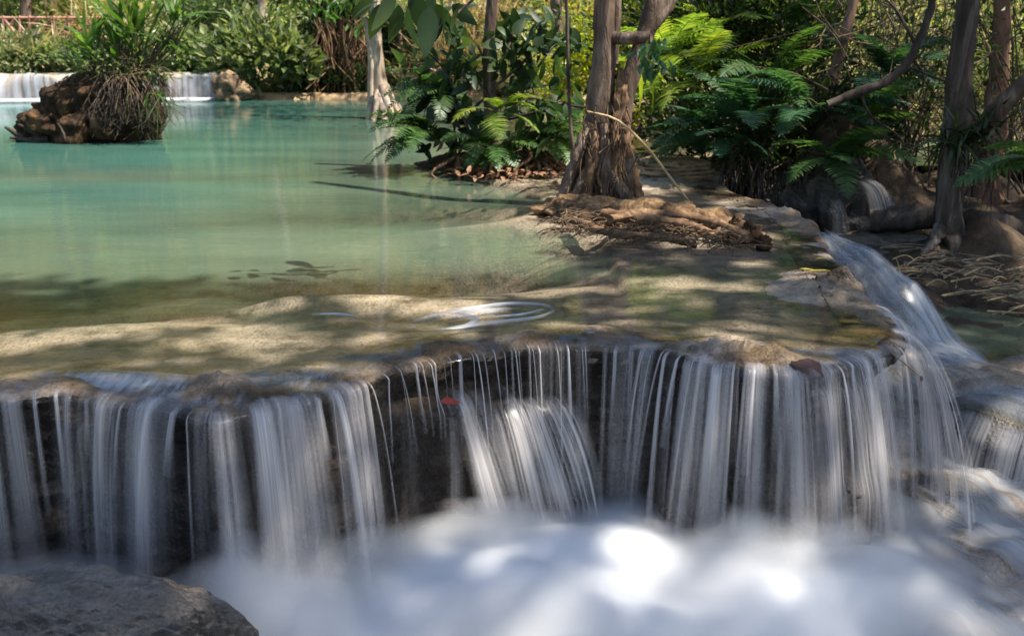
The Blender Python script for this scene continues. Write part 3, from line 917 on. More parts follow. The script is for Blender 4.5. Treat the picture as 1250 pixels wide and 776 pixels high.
def build_chute():
    G, L, q, W = chute_grid(0.0)
    V = G.copy()
    # skirt down to the stream bed
    def skirt(e, i):      # the flanks lean outwards, lumpy, down to the stream bed
        o = unit((e - i) * np.array([1, 1, 0]))
        rows = []
        for k, (dx, z) in enumerate(((.05, .12), (.10, .28), (.20, .45), (.34, .7))):
            q = e + o * (dx + .05 * fbm(e[..., 0:1] * 5, e[..., 1:2] * 5, k * 1.3, 3)); q[..., 2] = e[..., 2] - z + .04 * fbm(e[..., 0] * 4, e[..., 1] * 4, k, 2)
            rows.append(q)
        return np.concatenate(rows, 1)
    lo = skirt(V[:, :1], V[:, 1:2]); hi = skirt(V[:, -1:], V[:, -2:-1])
    V = np.concatenate([lo[:, ::-1], V, hi], 1)
    mb = MB(); mb.add(V.reshape(-1, 3), grid_quads(V.shape[0], V.shape[1]))
    tag(mb.build('rock_slope', M['darkrock']), kind='structure')
    flanks = (np.concatenate([G[:, :1], lo], 1), np.concatenate([G[:, -1:], hi], 1))
    G, L, q, W = chute_grid(.014)
    G2, *_ = chute_grid(.034)
    mb = MB()
    n = np.clip(1 - np.abs(q), 0, 1)[None]
    fade = sstep(0, .35, n) * sstep(0, .06, L) * (.55 + .5 * sstep(.1, .75, L)) * sstep(1.0, .93, L)
    fade = fade * (.75 + .45 * sstep(-.3, .6, q)[None])
    uv = np.stack([q[None] * W[:, None] + .05 * fbm(L * 5 + 0 * q[None], q[None], 4., 3), L * 2.6 + 0 * q[None]], -1)
    mb.add(G.reshape(-1, 3), grid_quads(*G.shape[:2]), uv=uv.reshape(-1, 2), a=fade)
    r = thing('cascade', 'bluish white cascade sliding down the rock slope along the right side of the terrace', 'waterfall', tuple(at(1004, 283, -.02)))
    part(mb, 'water_sheet', M['slide'], r, uv=True, attr='fade')
    for k, F in enumerate(flanks):      # thin veils spilling off both shoulders of the rock
        rows = np.linspace(0, 1, 26)
        Fi = np.stack([np.stack([np.interp(rows, np.linspace(0, 1, F.shape[1]), F[i, :, c]) for c in range(3)], -1) for i in range(F.shape[0])])
        o = unit((F[:, -1] - F[:, 0]) * np.array([1, 1, 0]))[:, None]
        for lay in range(2):
            P = Fi + o * (.03 + .03 * lay + .05 * rows[None, :, None]) + np.array([0, 0, .012 + .01 * lay])
            a = sstep(.40, .60, L) * sstep(1.0, .95, L) * (1 - .45 * rows[None]) * (.95 if lay == 0 else .7) * sstep(0, .08, rows)[None] * np.clip(.75 + .9 * fbm(L * 9, 0 * L + k, lay, 2), .15, 1.2)
            mb = MB(); mb.add(P.reshape(-1, 3), grid_quads(*P.shape[:2]), uv=np.stack([L * 2.6 + 0 * rows[None] + lay * 3.1, rows[None] * .8 + 0 * L], -1).reshape(-1, 2), a=np.clip(a, 0, 1))
            part(mb, 'water_veil', M['fall'], r, uv=True, attr='fade')
    mb = MB()
    uv2 = uv + np.array([3.3, 1.7])
    mb.add(G2.reshape(-1, 3), grid_quads(*G.shape[:2]), uv=uv2.reshape(-1, 2), a=fade * .6)
    part(mb, 'spray_sheet', M['slide'], r, uv=True, attr='fade')
    # the step below the cascade: dark rock with thin streaks, then the shallow slick
    xs = np.linspace(1.45, 4.6, 120); 
    for nm, lab, off, mat, fa, seed in (('step_fall', 'dark step with thin bluish streaks below the sliding cascade', .012, 'slide', .62, 0.),):
        ys = np.linspace(5.55, 3.0, 150)
        X, Y = np.meshgrid(xs, ys, indexing='ij')
        Z = bed_low(X, Y)
        gx = np.gradient(Z, axis=1) / np.gradient(Y, axis=1)
        steep = sstep(.3, .9, np.abs(gx))
        f = (fa + .38 * sstep(4.5, 3.7, Y)) * (1 - .25 * steep) * sstep(1.45, 1.65, X) * sstep(4.6, 4.3, X) * (.75 + .5 * fbm(X * 1.4, Y * 1.4, 6., 2)) * sstep(3.0, 3.15, Y)
        mb = MB()
        v = np.cumsum(np.sqrt(np.gradient(Y, axis=1) ** 2 + np.gradient(Z, axis=1) ** 2), axis=1)
        mb.add(np.stack([X, Y, Z + off], -1).reshape(-1, 3), grid_quads(*X.shape), uv=np.stack([X * .8 + .55 * (Y - 4) + .08 * fbm(X * 1.5, Y * 1.5, 2., 2), v + .4 * X], -1).reshape(-1, 2), a=np.clip(f, 0, 1))
        o = mb.build(nm, M[mat], uv=True, attr='fade')
        tag(o, lab, 'waterfall')


# ------------------------------------------------------------------ falling water of the terrace
def fall_path(s, v0, z0, z1, n, lift=.010, back=.05):
    """Offsets o and heights z of water that runs over the lip at s and drops in front of the wall."""
    zf = z0 - np.linspace(0, 1, n) ** 1.25 * (z0 - z1)
    t = np.sqrt(np.maximum(0, z0 - zf) * 2 / 9.81)
    o = .012 + v0 * t
    w = wall_off(s, zf) + lift + .012
    o = np.maximum(o, w)
    o = np.maximum.accumulate(o)
    kk = np.hanning(9); kk /= kk.sum(); o = np.convolve(np.pad(o, 4, mode='edge'), kk, 'valid')
    zi = z0 + np.array([.010, .0098, .0088, .006, .001]); oi = np.array([-back, -back * .7, -back * .45, -back * .22, -.004])
    oi = np.minimum(oi, o[0])
    O, Z = np.r_[oi, o], np.r_[zi, zf]
    for _ in range(7):
        O[1:-1] = .25 * O[:-2] + .5 * O[1:-1] + .25 * O[2:]; Z[1:-1] = .25 * Z[:-2] + .5 * Z[1:-1] + .25 * Z[2:]
    return O, Z


BASE_Z = -.80


def lip_z(s):
    p = PO(s)
    return float(bed(p[0:1], p[1:2], np.zeros(1))[0]) + .004


def strand_mesh(s, wid, v0, z0, z1, ds, rg, dens):
    n = 40
    o, z = fall_path(s, v0, z0, z1, n)
    k = len(o)
    f = np.linspace(0, 1, k)
    sc = s + ds * f ** 1.5
    w = wid * (.55 + .45 * sstep(0, .08, f)) * (1 + .9 * f ** 2)
    c = np.linspace(-1, 1, 9)
    S2 = sc[:, None] + c[None] * w[:, None] * .5
    O2 = o[:, None] + (1 - c[None] ** 2) * np.minimum(w[:, None] * .38, .014) + .0015
    P = outline_pos(S2, O2, 0.0); P[..., 2] = z[:, None]
    fade = (1 - np.abs(c[None]) ** 2.2) * (sstep(.02, .17, f) * (1 - .80 * sstep(.35, 1.0, f)))[:, None] * dens
    uv = np.stack([c[None] * w[:, None] * .5 + s * 3, f[:, None] * (z0 - z1) + 0 * c[None] + s], -1)
    mb = MB(); mb.add(P.reshape(-1, 3), grid_quads(k, 9), uv=uv.reshape(-1, 2), a=fade)
    return mb


def veil_mesh(s0, s1, v0, zt, z1, spread, dens, rg, edge=.12, top_noise=.0, n=44, fan=0.0, lift=.02, bottom=.35):
    m = max(12, int((s1 - s0) / .012))
    sv = np.linspace(s0, s1, m)
    Ps, fd, uvs = [], [], []
    for j, s in enumerate(sv):
        q = (j / (m - 1)) * 2 - 1
        z0 = (lip_z(s) if zt is None else zt) - top_noise * abs(rg.normal())
        vv = v0 * (1 + .25 * float(vnoise(s * 9, .5)))
        o, z = fall_path(s, vv, z0, z1, n, lift, back=.04 if zt is None else .01)
        f = np.linspace(0, 1, len(o))
        sp = s + q * spread * f ** .8 + fan * f ** 1.2
        p = outline_pos(sp, o + .012 * vnoise(s * 30, f * 2.0), 0.0); p[:, 2] = z
        Ps.append(p)
        e = (sstep(0, edge, 1 - abs(q)) if edge > 0 else 1) * np.clip(.62 + 1.25 * float(vnoise(s * 7.5, 3.3)) + .5 * float(vnoise(s * 23, 7.1)), .02, 1.35)
        fd.append(e * dens * sstep(0, .06 if zt is None else .24, f) * (1 - (1 - bottom) * sstep(.6, 1, f)))
        uvs.append(np.stack([s + 0 * f, f * (z0 - z1)], -1))
    G = np.stack(Ps)
    mb = MB(); mb.add(G.reshape(-1, 3), grid_quads(G.shape[0], G.shape[1]), uv=np.stack(uvs).reshape(-1, 2), a=np.stack(fd))
    return mb


def sp(px):
    ys = np.interp(px, [p[0] for p in _front], [p[1] for p in _front])
    return s_of_px(px, ys)


def zpx(px, py, out=.08):
    s = sp(px); return atY(px, py, PO(s)[1] + NO(s)[1] * out)[2]


def build_falls():
    rg = np.random.default_rng(21)
    r = thing('waterfall', 'wide curtain of thin white water strands falling over the near rock lip', 'waterfall', (float(PO(sp(600))[0]), float(PO(sp(600))[1]), -.8))
    ex = [(12, 26, .55), (45, 16, .8), (72, 16, .8), (88, 12, .7), (108, 12, .7), (124, 20, .85), (150, 9, .5), (194, 12, .75), (214, 12, .9), (238, 8, .5), (318, 20, .8), (334, 12, .9), (352, 18, .75), (378, 12, .8),
          (398, 9, .9), (412, 8, .8), (428, 9, .9), (441, 10, .8), (455, 5, .8), (470, 6, .9), (486, 6, .6), (505, 7, .9), (513, 5, .8), (526, 5, .9), (541, 5, .8), (556, 6, .9), (569, 4, .8), (583, 5, .7), (600, 6, .9),
          (612, 6, .8), (628, 4, .6), (641, 5, .7), (656, 6, .9), (668, 5, .7), (679, 4, .6), (690, 6, .9), (701, 6, .8), (713, 4, .7), (741, 14, 1.0), (757, 5, .7), (768, 8, .8), (781, 5, .6), (792, 6, .7), (803, 8, .8),
          (818, 12, .8), (829, 8, .7), (842, 12, .9), (856, 13, .9), (868, 8, .7), (879, 12, .8), (893, 10, .9), (905, 14, .9), (917, 11, .9), (930, 10, .8), (943, 9, .7), (955, 8, .6), (972, 8, .8), (981, 6, .7), (993, 9, .8),
          (1008, 10, .9), (1020, 11, .8), (1033, 11, .9), (1046, 12, .8), (1058, 12, .9), (1070, 14, .8), (1084, 16, .8), (1096, 14, .8), (-15, 18, .7), (-40, 15, .8), (-70, 18, .8), (-105, 14, .7), (-140, 18, .8)]
    while len(ex) < 98:
        ex.append((rg.uniform(330, 1090), rg.uniform(3, 6), rg.uniform(.35, .7)))
    for px, w, dn in ex:
        px += rg.normal(0, 4)
        s = sp(px); z0 = lip_z(s) - rg.uniform(0, .012)
        bottom = BASE_Z if rg.random() < .62 else zpx(px, rg.uniform(520, 640))
        w *= rg.choice([.35, .5, .75, 1.1], p=[.35, .3, .2, .15])
        if px > 735 and rg.random() < .4:
            dn *= .45
        if 452 < px < 735:
            w *= .8
            if rg.random() < .8:
                bottom = zpx(px, rg.uniform(492, 570))
        mb = strand_mesh(s, w * 3.75 / FPX * 1.25, rg.uniform(.16, .42), z0, bottom, rg.normal(0, .012) + (.04 if px > 960 else 0), rg, min(1, dn * rg.uniform(.6, 1.3)))
        part(mb, 'water_strand', M['strand'], r, uv=True, attr='fade')
    V = [(-330, -110, None, .3, .03, .5, 0),  # px0, px1, top py (None = lip), speed, spread, density, fan
        (-150, 300, None, .20, .02, .20, 0), (60, 118, 528, .25, .03, .62, -.03), (112, 190, None, .34, .03, .60, -.01), (-60, 60, None, .25, .02, .30, 0),
        (300, 445, None, .26, .02, .36, 0), (330, 400, None, .40, .04, .45, .0), (440, 545, 505, .22, .05, .40, 0), (540, 608, 486, .62, .15, 1.0, .24), (545, 590, 488, .50, .06, 1.0, .14), (575, 690, 502, .70, .15, .8, .15), (478, 545, 518, .34, .02, .55, 0),
        (640, 800, None, .22, .03, .22, 0), (690, 790, 560, .25, .05, .35, 0), (785, 970, None, .30, .02, .38, 0), (830, 935, None, .42, .04, .45, 0),
        (940, 1100, None, .36, .05, .46, .06), (985, 1085, 475, .40, .10, .62, .08), (1040, 1100, None, .50, .08, .60, .10), (1070, 1100, None, .62, .10, .85, .22), (150, 330, None, .30, .03, .30, 0), (-100, 460, None, .38, .02, .30, 0), (700, 1000, None, .24, .02, .32, 0), (385, 470, None, .3, .03, .35, 0)]
    for a, b, tp, v0, spd, dn, fan in V:
        zt = None if tp is None else zpx((a + b) / 2, tp, .16)
        mb = veil_mesh(sp(a), sp(b), v0, zt, BASE_Z, spd, dn, rg, edge=.35 if tp else .2, top_noise=.006, fan=fan)
        part(mb, 'water_veil', M['fall'], r, uv=True, attr='fade')
    # water wrapping round the right corner and sweeping down to the right
    for (ax, ay), (bx, by), v0, spd, dn, fan in (((1090, 417), (1099, 396), .62, .10, .95, .06), ((1098, 414), (1080, 381), .85, .10, .8, .02), ((1101, 405), (1092, 390), 1.05, .16, .8, -.05), ((1084, 384), (1058, 362), .45, .05, .55, -.1)):
        mb = veil_mesh(s_of_px(ax, ay), s_of_px(bx, by), v0, None, BASE_Z - .05, spd, dn, rg, edge=.4, top_noise=.004, fan=fan, bottom=.6)
        part(mb, 'water_veil', M['fall'], r, uv=True, attr='fade')
    # pale film painting the sky's blue sheen on the water near the rim
    mb = MB()
    ss = _S[_S < s_of_px(1098, 398)]
    ins = np.linspace(-.25, .0, 16)
    P = outline_pos(ss[:, None] + 0 * ins[None], ins[None], 0.0)
    d = (-ins)[None] + 0 * ss[:, None]
    wl = water_level(P[..., 0], P[..., 1], d); bz = bed(P[..., 0], P[..., 1], d)
    P[..., 2] = np.maximum(wl + .006, bz + .005) 
    px_s = np.interp(ss, [sp(x) for x in range(-300, 1101, 20)], list(range(-300, 1101, 20)))
    left = sstep(470, 380, px_s)[:, None]
    band = np.exp(-((ins + .13) / .08) ** 2)[None]
    nse = fbm(P[..., 0] * 4.5, P[..., 1] * 9, 3., 3)
    f = band * (.15 + .85 * left) * sstep(-.35, .4, nse + .35 * left)
    f = f * sstep(.012, -.004, bz - wl)
    f = f * sstep(0, .3, 1 - np.abs(np.linspace(-1, 1, len(ss))))[:, None]
    mb.add(P.reshape(-1, 3), grid_quads(len(ss), len(ins)), uv=np.stack([P[..., 0], P[..., 1]], -1).reshape(-1, 2), a=np.clip(f, 0, 1))
    o = mb.build('rim_sky_sheen', M['film'], uv=True, attr='fade')
    tag(o, kind='stuff')


def build_swirl():  # sky reflection on the ripple faces, laid on as pale strips
    r = thing('sky_sheen_swirl', 'pale bluish sky sheen on ripples swirling on the water just behind the lip', 'swirl', tuple(at(610, 386)))
    for pts, w in (([(500, 394), (540, 383), (580, 376), (630, 371), (668, 374), (678, 380)], 7), ([(678, 380), (655, 388), (612, 393), (575, 398), (530, 404)], 5),
                   ([(540, 384), (560, 384), (580, 390), (572, 397), (545, 402)], 6), ([(545, 389), (575, 381), (600, 379), (625, 377)], 11), ([(600, 388), (640, 384), (665, 378)], 3), ([(380, 385), (410, 384), (440, 388)], 3)):
        C = smooth_path([at(x, y, .004) for x, y in pts], 40)
        t = np.linspace(0, 1, 40)
        T = unit(np.gradient(C, axis=0)); S = np.stack([T[:, 1], -T[:, 0], 0 * t], -1)
        wd = w * 4.4 / FPX * 2.6 * np.sin(np.pi * np.clip(t * .9 + .06, 0, 1)) ** .7
        q = np.linspace(-1, 1, 7)
        P = C[:, None] + S[:, None] * (q[None, :, None] * wd[:, None, None] * .5)
        P[..., 2] += .010 * (1 - q[None] ** 2)
        a = (1 - np.abs(q[None]) ** 2) * np.sin(np.pi * np.clip(t, 0, 1))[:, None] ** .6
        mb = MB(); mb.add(P.reshape(-1, 3), grid_quads(40, 7), uv=np.stack([q[None] * wd[:, None], t[:, None] * .5 + 0 * q[None]], -1).reshape(-1, 2), a=a)
        part(mb, 'ripple', M['ripple'], r, uv=True, attr='fade')


def foam_z(x, y, seed=0.0):
    z = -.775 + .20 * sstep(-.9, -1.9, x) - .16 * sstep(3.9, 3.0, y) + .055 * fbm(x * 1.5 + seed, y * 2.2, seed, 3)
    for px, py, rx, ry, h in ((300, 690, .25, .18, .06), (640, 720, .35, .2, .05), (780, 680, .35, .2, .05), (980, 720, .3, .2, .05), (420, 700, .2, .12, .05), (30, 660, .25, .2, .06), (740, 740, .3, .15, .06)):
        c = at(px, py, -.78)
        z = z + h * np.exp(-((x - c[0]) / rx) ** 2 - ((y - c[1]) / ry) ** 2)
    return z


def build_foam():
    xs = np.linspace(-3.4, 2.3, 190); ys = np.linspace(1.6, 4.45, 110)
    X, Y = np.meshgrid(xs, ys, indexing='ij')
    Z = foam_z(X, Y)
    # thins out over the rocks at the lower right
    rt = sstep(1.25, 2.1, X + .35 * (Y - 3.6) * -1)
    Z = Z - .20 * rt
    a = np.clip(1.0 - .9 * rt, 0, 1) * (.15 + .85 * sstep(.02, .30, edge_dist(X, Y)) * (~inside(X, Y)))
    mb = MB(); mb.add(np.stack([X, Y, Z], -1).reshape(-1, 3), grid_quads(*X.shape), a=a)
    tag(mb.build('foam', M['foam'], attr='fade'), kind='stuff')
    # spray: a closed body of drifting mist over the churning pool
    mb = MB(); x0, x1, y0, y1, z0, z1 = -3.3, 2.0, 2.05, 4.35, -1.08, -.28
    c = [(x, y, z) for z in (z0, z1) for y in (y0, y1) for x in (x0, x1)]
    mb.add(c, [[0, 2, 3, 1], [4, 5, 7, 6], [0, 1, 5, 4], [2, 6, 7, 3], [0, 4, 6, 2], [1, 3, 7, 5]])
    tag(mb.build('spray', M['mist'], smooth=False), kind='stuff')
    # boulder at the lower left
    mb = MB(); blob(mb, (-1.56, 2.72, -.80), (.74, .40, .47), 3.0, 150, 260, .17, 1.5, None, 8)
    o = mb.build('boulder', M['boulder'])
    tag(o, 'big dark wet boulder rising from the foam below the falls', 'rock')


# ------------------------------------------------------------------ far falls
def build_far_falls():
    zt = .50; Y0 = 20.35
    def ledge(name, x0, x1, lab, lit):
        n = int((x1 - x0) / .05); m = 34
        xs = np.linspace(x0, x1, n)[:, None]
        t = np.linspace(0, 1, m)[None]
        y = Y0 + .9 * (1 - sstep(0, .35, t)) - .18 * np.sin(np.clip((t - .3) / .3, 0, 1) * np.pi / 2) + .09 * fbm(xs * 1.3, t * 3, 2., 3) - .25 * sstep(.7, 1, t) + .25 * np.sin(xs * .7)
        z = zt - .02 - sstep(.32, 1.0, t) * (zt + .35) + .03 * fbm(xs * 2, t * 5, 3., 3)
        mb = MB(); mb.add(np.stack([xs + 0 * t, y, z], -1).reshape(-1, 3), grid_quads(n, m))
        r = thing(name, lab, 'waterfall', ((x0 + x1) / 2, Y0, 0))
        part(mb, 'rock_ledge', M['tanrock'], r)
        f = sstep(.20, .36, t) * (1 - .2 * sstep(.85, 1, t)) * sstep(0, .04, np.minimum((xs - x0), (x1 - xs)) / (x1 - x0))
        for k in range(2):
            mb = MB(); mb.add(np.stack([xs + 0 * t, y - .03 - .05 * k * sstep(.3, 1, t), z + .02 + .01 * k], -1).reshape(-1, 3), grid_quads(n, m),
                              uv=np.stack([xs + 7 * k + 0 * t, t * .9 + 0 * xs], -1).reshape(-1, 2), a=f * (1.0 if k == 0 else .8))
            part(mb, 'water_veil', M['farfall'], r, uv=True, attr='fade')
        # foot of the fall: pale churn lying on the pool
        q = np.linspace(-1, 1, 9)[None]
        mb = MB(); yy = Y0 - .55 + q * .42 + .25 * np.sin(xs * .7)
        mb.add(np.stack([xs + 0 * q, yy, .02 + .05 * (1 - q ** 2) + 0 * xs], -1).reshape(-1, 3), grid_quads(n, 9), a=((1 - q ** 2) * sstep(0, .05, np.minimum(xs - x0, x1 - xs) / (x1 - x0))))
        part(mb, 'churn', M['farfoam'], r, attr='fade')
    xa = atY(188, 100, Y0)[0]
    ledge('waterfall', -15.5, atY(100, 100, Y0)[0] + .3, 'far broad waterfall pouring into the pool left of the overgrown stump', False)
    ledge('waterfall', xa - .3, atY(266, 100, Y0)[0], 'small far waterfall between the overgrown stump and the tan rock', True)
    mb = MB(); blob(mb, (*atY(283, 112, 20.3)[:2], .15), (.36, .35, .42), 5.0, 30, 44, .3, 2.0)
    tag(mb.build('rock', M['tanrock']), 'tan rock at the end of the far waterfall under the green bush', 'rock')
    mb = MB(); mb.add([(-17, 20.6, .485), (-5.9, 20.6, .485), (-5.9, 23.5, .485), (-17, 23.5, .485)], [[0, 1, 2, 3]], a=[.5] * 4)
    tag(mb.build('upper_stream_water', M['stillpool'], attr='depth'), kind='structure')
    # pale mineral rim along the far shore
    xs = np.linspace(-5.9, 3.6, 240)[:, None]; t = np.linspace(0, 1, 10)[None]
    mb = MB(); mb.add(np.stack([xs + 0 * t, 20.45 + .6 * t + .08 * fbm(xs * 1.2, t, 1., 3), -.1 + .22 * sstep(0, .5, t) + .03 * fbm(xs * 2, t * 2, 1., 3)], -1).reshape(-1, 3), grid_quads(240, 10))
    tag(mb.build('shore_rim', M['tanrock']), kind='structure')
# ------------------------------------------------------------------ generic plants
def fern_plant(label, base, n, L, mat, seed, group=None, az=None, elev=(.5, 1.25), droop=.85, plen=.17, npair=22, pw=.026, fronds=None):
    rg = np.random.default_rng(seed)
    r = thing('fern', label, 'fern', tuple(base), group)
    for k in range(n):
        a = rg.uniform(0, 2 * np.pi) if az is None else rg.uniform(*az)
        mb = MB()
        l = L * rg.uniform(.7, 1.1)
        frond(mb, np.array(base) + np.r_[rg.normal(0, .03, 2), .02], a, rg.uniform(*elev), l, rg, npair, plen * l / L * rg.uniform(.85, 1.1), droop * rg.uniform(.7, 1.2), pw)
        part(mb, 'frond', M[mat], r, smooth=False)
    return r


def leafy(label, name, cat, base, mat, seed, ell, nleaf, lsize, stems=5, clump=14, aspect=.45, detail=1, droop=.25, stemmat='vine', group=None, dirs_up=.3, stem_r=.012, clump_r=.28):
    """A bush: stems from the ground and leaves in clumps inside an ellipsoid (cx,cy,cz,rx,ry,rz)."""
    rg = np.random.default_rng(seed)
    r = thing(name, label, cat, tuple(base), group)
    cx, cy, cz, rx, ry, rz = ell
    c = rand_dirs(rg, clump, .25) * (rg.uniform(.25, 1, clump) ** .6)[:, None] * np.array([rx, ry, rz]) + np.array([cx, cy, cz])
    mb = MB()
    for k in range(stems):
        e = c[rg.integers(clump)]
        b = np.array(base) + np.r_[rg.normal(0, .12 * rx, 2), -.05]
        tube(mb, [b, (b * .5 + e * .5) + rg.normal(0, .1 * rx, 3), e], [stem_r, stem_r * .4], 5, wob=.1)
    part(mb, 'stems', M[stemmat], r)
    w = rg.dirichlet(np.ones(clump) * 2.0)
    own = rg.choice(clump, nleaf, p=w)
    P = c[own] + rg.normal(0, clump_r, (nleaf, 3)) * np.array([rx, ry, rz])
    out = unit((P - np.array([cx, cy, cz - rz * .5])) / np.array([rx, ry, rz]) + rg.normal(0, .6, (nleaf, 3)))
    out[:, 2] += dirs_up * rg.normal(0, 1, nleaf)
    mb = MB()
    L = lsize * rg.uniform(.6, 1.3, nleaf)
    leaves(mb, P, out, L, L * aspect, rg, detail, droop, .45)
    part(mb, 'foliage', M[mat], r, smooth=False)
    return r


def blades(mb, base, n, L, W, rg, spread=.5, elev=(.6, 1.5), droop=.5, az=None):
    a = rg.uniform(0, 2 * np.pi, n) if az is None else rg.uniform(az[0], az[1], n)
    e = rg.uniform(*elev, n)
    D = np.stack([np.cos(a) * np.cos(e), np.sin(a) * np.cos(e), np.sin(e)], -1)
    P = np.asarray(base) + np.c_[rg.normal(0, spread, (n, 2)), np.zeros(n)]
    leaves(mb, P, D, L * rg.uniform(.6, 1.15, n), W * rg.uniform(.7, 1.2, n), rg, 3, droop, .75)


def tree_tube(mb, pts, radii, sides=18, wob=.10, flute=.0, seed=0., m=0):
    return tube(mb, pts, radii, sides, n=max(30, len(pts) * 10), wob=wob, flute=flute, seed=seed, m=m)


# ------------------------------------------------------------------ light through the crowns
SUN_EL = R(59)
SUN = unit(np.array([.52, -.15, .0]) / np.hypot(.52, -.15) * math.cos(SUN_EL) + np.array([0, 0, math.sin(SUN_EL)]))

# where the sun comes through: pixel centre, half size in pixels, height of the surface it lands on
GAPS = [(140, 388, 200, 15, 0, 8.5), (475, 362, 100, 15, 0, 0), (260, 416, 110, 6, 0, 3), (480, 405, 40, 8, 0, 0), (735, 392, 35, 8, 0, 0), (755, 350, 15, 6, 0, 0),
        (925, 440, 25, 8, 0, 0), (425, 458, 14, 6, 0, 0), (355, 466, 16, 6, 0, 0), (100, 466, 22, 7, 0, 0), (170, 470, 20, 7, 0, 0), (960, 332, 40, 6, 0, 0), (1010, 350, 30, 6, 0, 0), (840, 205, 60, 10, .1, 0), (800, 225, 40, 6, .05, 0),
        (900, 245, 50, 8, 0, 10), (960, 262, 35, 6, 0, 15), (860, 275, 55, 12, .08, 0), (775, 262, 35, 10, .08, 0), (730, 280, 30, 8, .05, 0), (690, 120, 25, 60, 0.5, 0), (585, 200, 45, 8, .1, 0), (640, 205, 30, 6, .05, 0),
        (450, 250, 170, 14, 0, 0), (120, 215, 130, 12, 0, 0), (560, 262, 110, 10, 0, 0), (840, 345, 45, 12, 0, 0),
        (870, 684, 150, 12, -.72, -3), (715, 738, 110, 12, -.75, 6), (985, 742, 100, 13, -.8, -6), (640, 766, 60, 9, -.8, 4), (620, 545, 50, 38, -.4, 0), (1200, 575, 55, 26, -.86, 8), (1170, 630, 30, 10, -.9, 20),
        (1075, 318, 30, 8, -.2, 25), (1090, 452, 22, 8, -.55, 0), (1215, 300, 20, 8, -.4, 0), (470, 510, 30, 16, -.2, 0), (350, 510, 24, 50, -.25, 0), (855, 540, 40, 60, -.3, 0), (930, 520, 25, 60, -.25, 0), (1060, 540, 30, 60, -.3, 0), (140, 500, 20, 30, -.2, 0), (1090, 700, 14, 8, -.85, 0)]


def lit_mask(P):
    """True where a leaf at P would put its shadow on one of the sunlit spots."""
    hit = np.zeros(len(P), bool)
    for px, py, hx, hy, z, rot in GAPS:
        Q = P - SUN[None] * ((P[:, 2] - z) / SUN[2])[:, None]
        d = Q - np.array([0, 0, H])
        f = d[:, 1] * CT - d[:, 2] * ST
        v = d[:, 1] * ST + d[:, 2] * CT
        x = 625 + FPX * d[:, 0] / f; y = 388 - FPX * v / f
        c, s = math.cos(R(-rot)), math.sin(R(-rot))
        dx, dy = x - px, y - py
        hit |= (((dx * c + dy * s) / hx) ** 2 + ((-dx * s + dy * c) / hy) ** 2 < 1.0) & (f > 0)
    return hit


def build_crowns():
    """The crowns of the three near trees, high over the frame: their leaves shade the rim, the falls and the right bank."""
    rg = np.random.default_rng(11)
    n = 26000
    T = np.stack([rg.uniform(-4.2, 6.5, n), rg.uniform(1.2, 12.0, n), np.zeros(n)], -1)
    dist = rg.uniform(8.5, 12.5, n)
    C = T + SUN[None] * (dist)[:, None]
    size = rg.uniform(.16, .30, n)
    # shade is thinner over the open pool on the left
    dens = np.where((T[:, 1] > 5.25) & (T[:, 0] < .55 + .25 * np.sin(T[:, 1] * 5)), 0, 1.0)
    dens = np.where((T[:, 1] > 9.0), np.where(T[:, 0] < 1.2, 0, .35), dens)
    nz = fbm(T[:, 0] * .9, T[:, 1] * .9, 5., 3)
    keep = (rg.random(n) < dens) & (nz > -.75)
    keep &= ~lit_mask(C)
    return C[keep], size[keep], rg


def add_crown(root, C, size, rg, trunk_top, matleaf='canopy', barkm='bark'):
    mb = MB()
    leaves(mb, C, rand_dirs(rg, len(C), -.2) * np.array([1, 1, .45]), size, size * .48, rg, 2, .2, .75)
    part(mb, 'crown', M[matleaf], root, smooth=False)
    # limbs reaching into the crown
    made = 0
    for i in rg.permutation(len(C)):
        e = C[i]; b = np.array(trunk_top)
        mid = b * .55 + e * .45 + np.array([0, 0, .5])
        lp = smooth_path([b, mid, e], 24); sh = lp - SUN * (lp[:, 2] / SUN[2])[:, None]
        if lit_mask(lp).sum() > 2 or ((sh[:, 0] < .4) & (sh[:, 1] > 4.6)).any():
            continue
        made += 1
        if made > 9:
            break
        mb = MB(); tube(mb, [b, mid, e], [.06, .035, .012], 7, wob=.1)
        part(mb, 'limb', M[barkm], root)


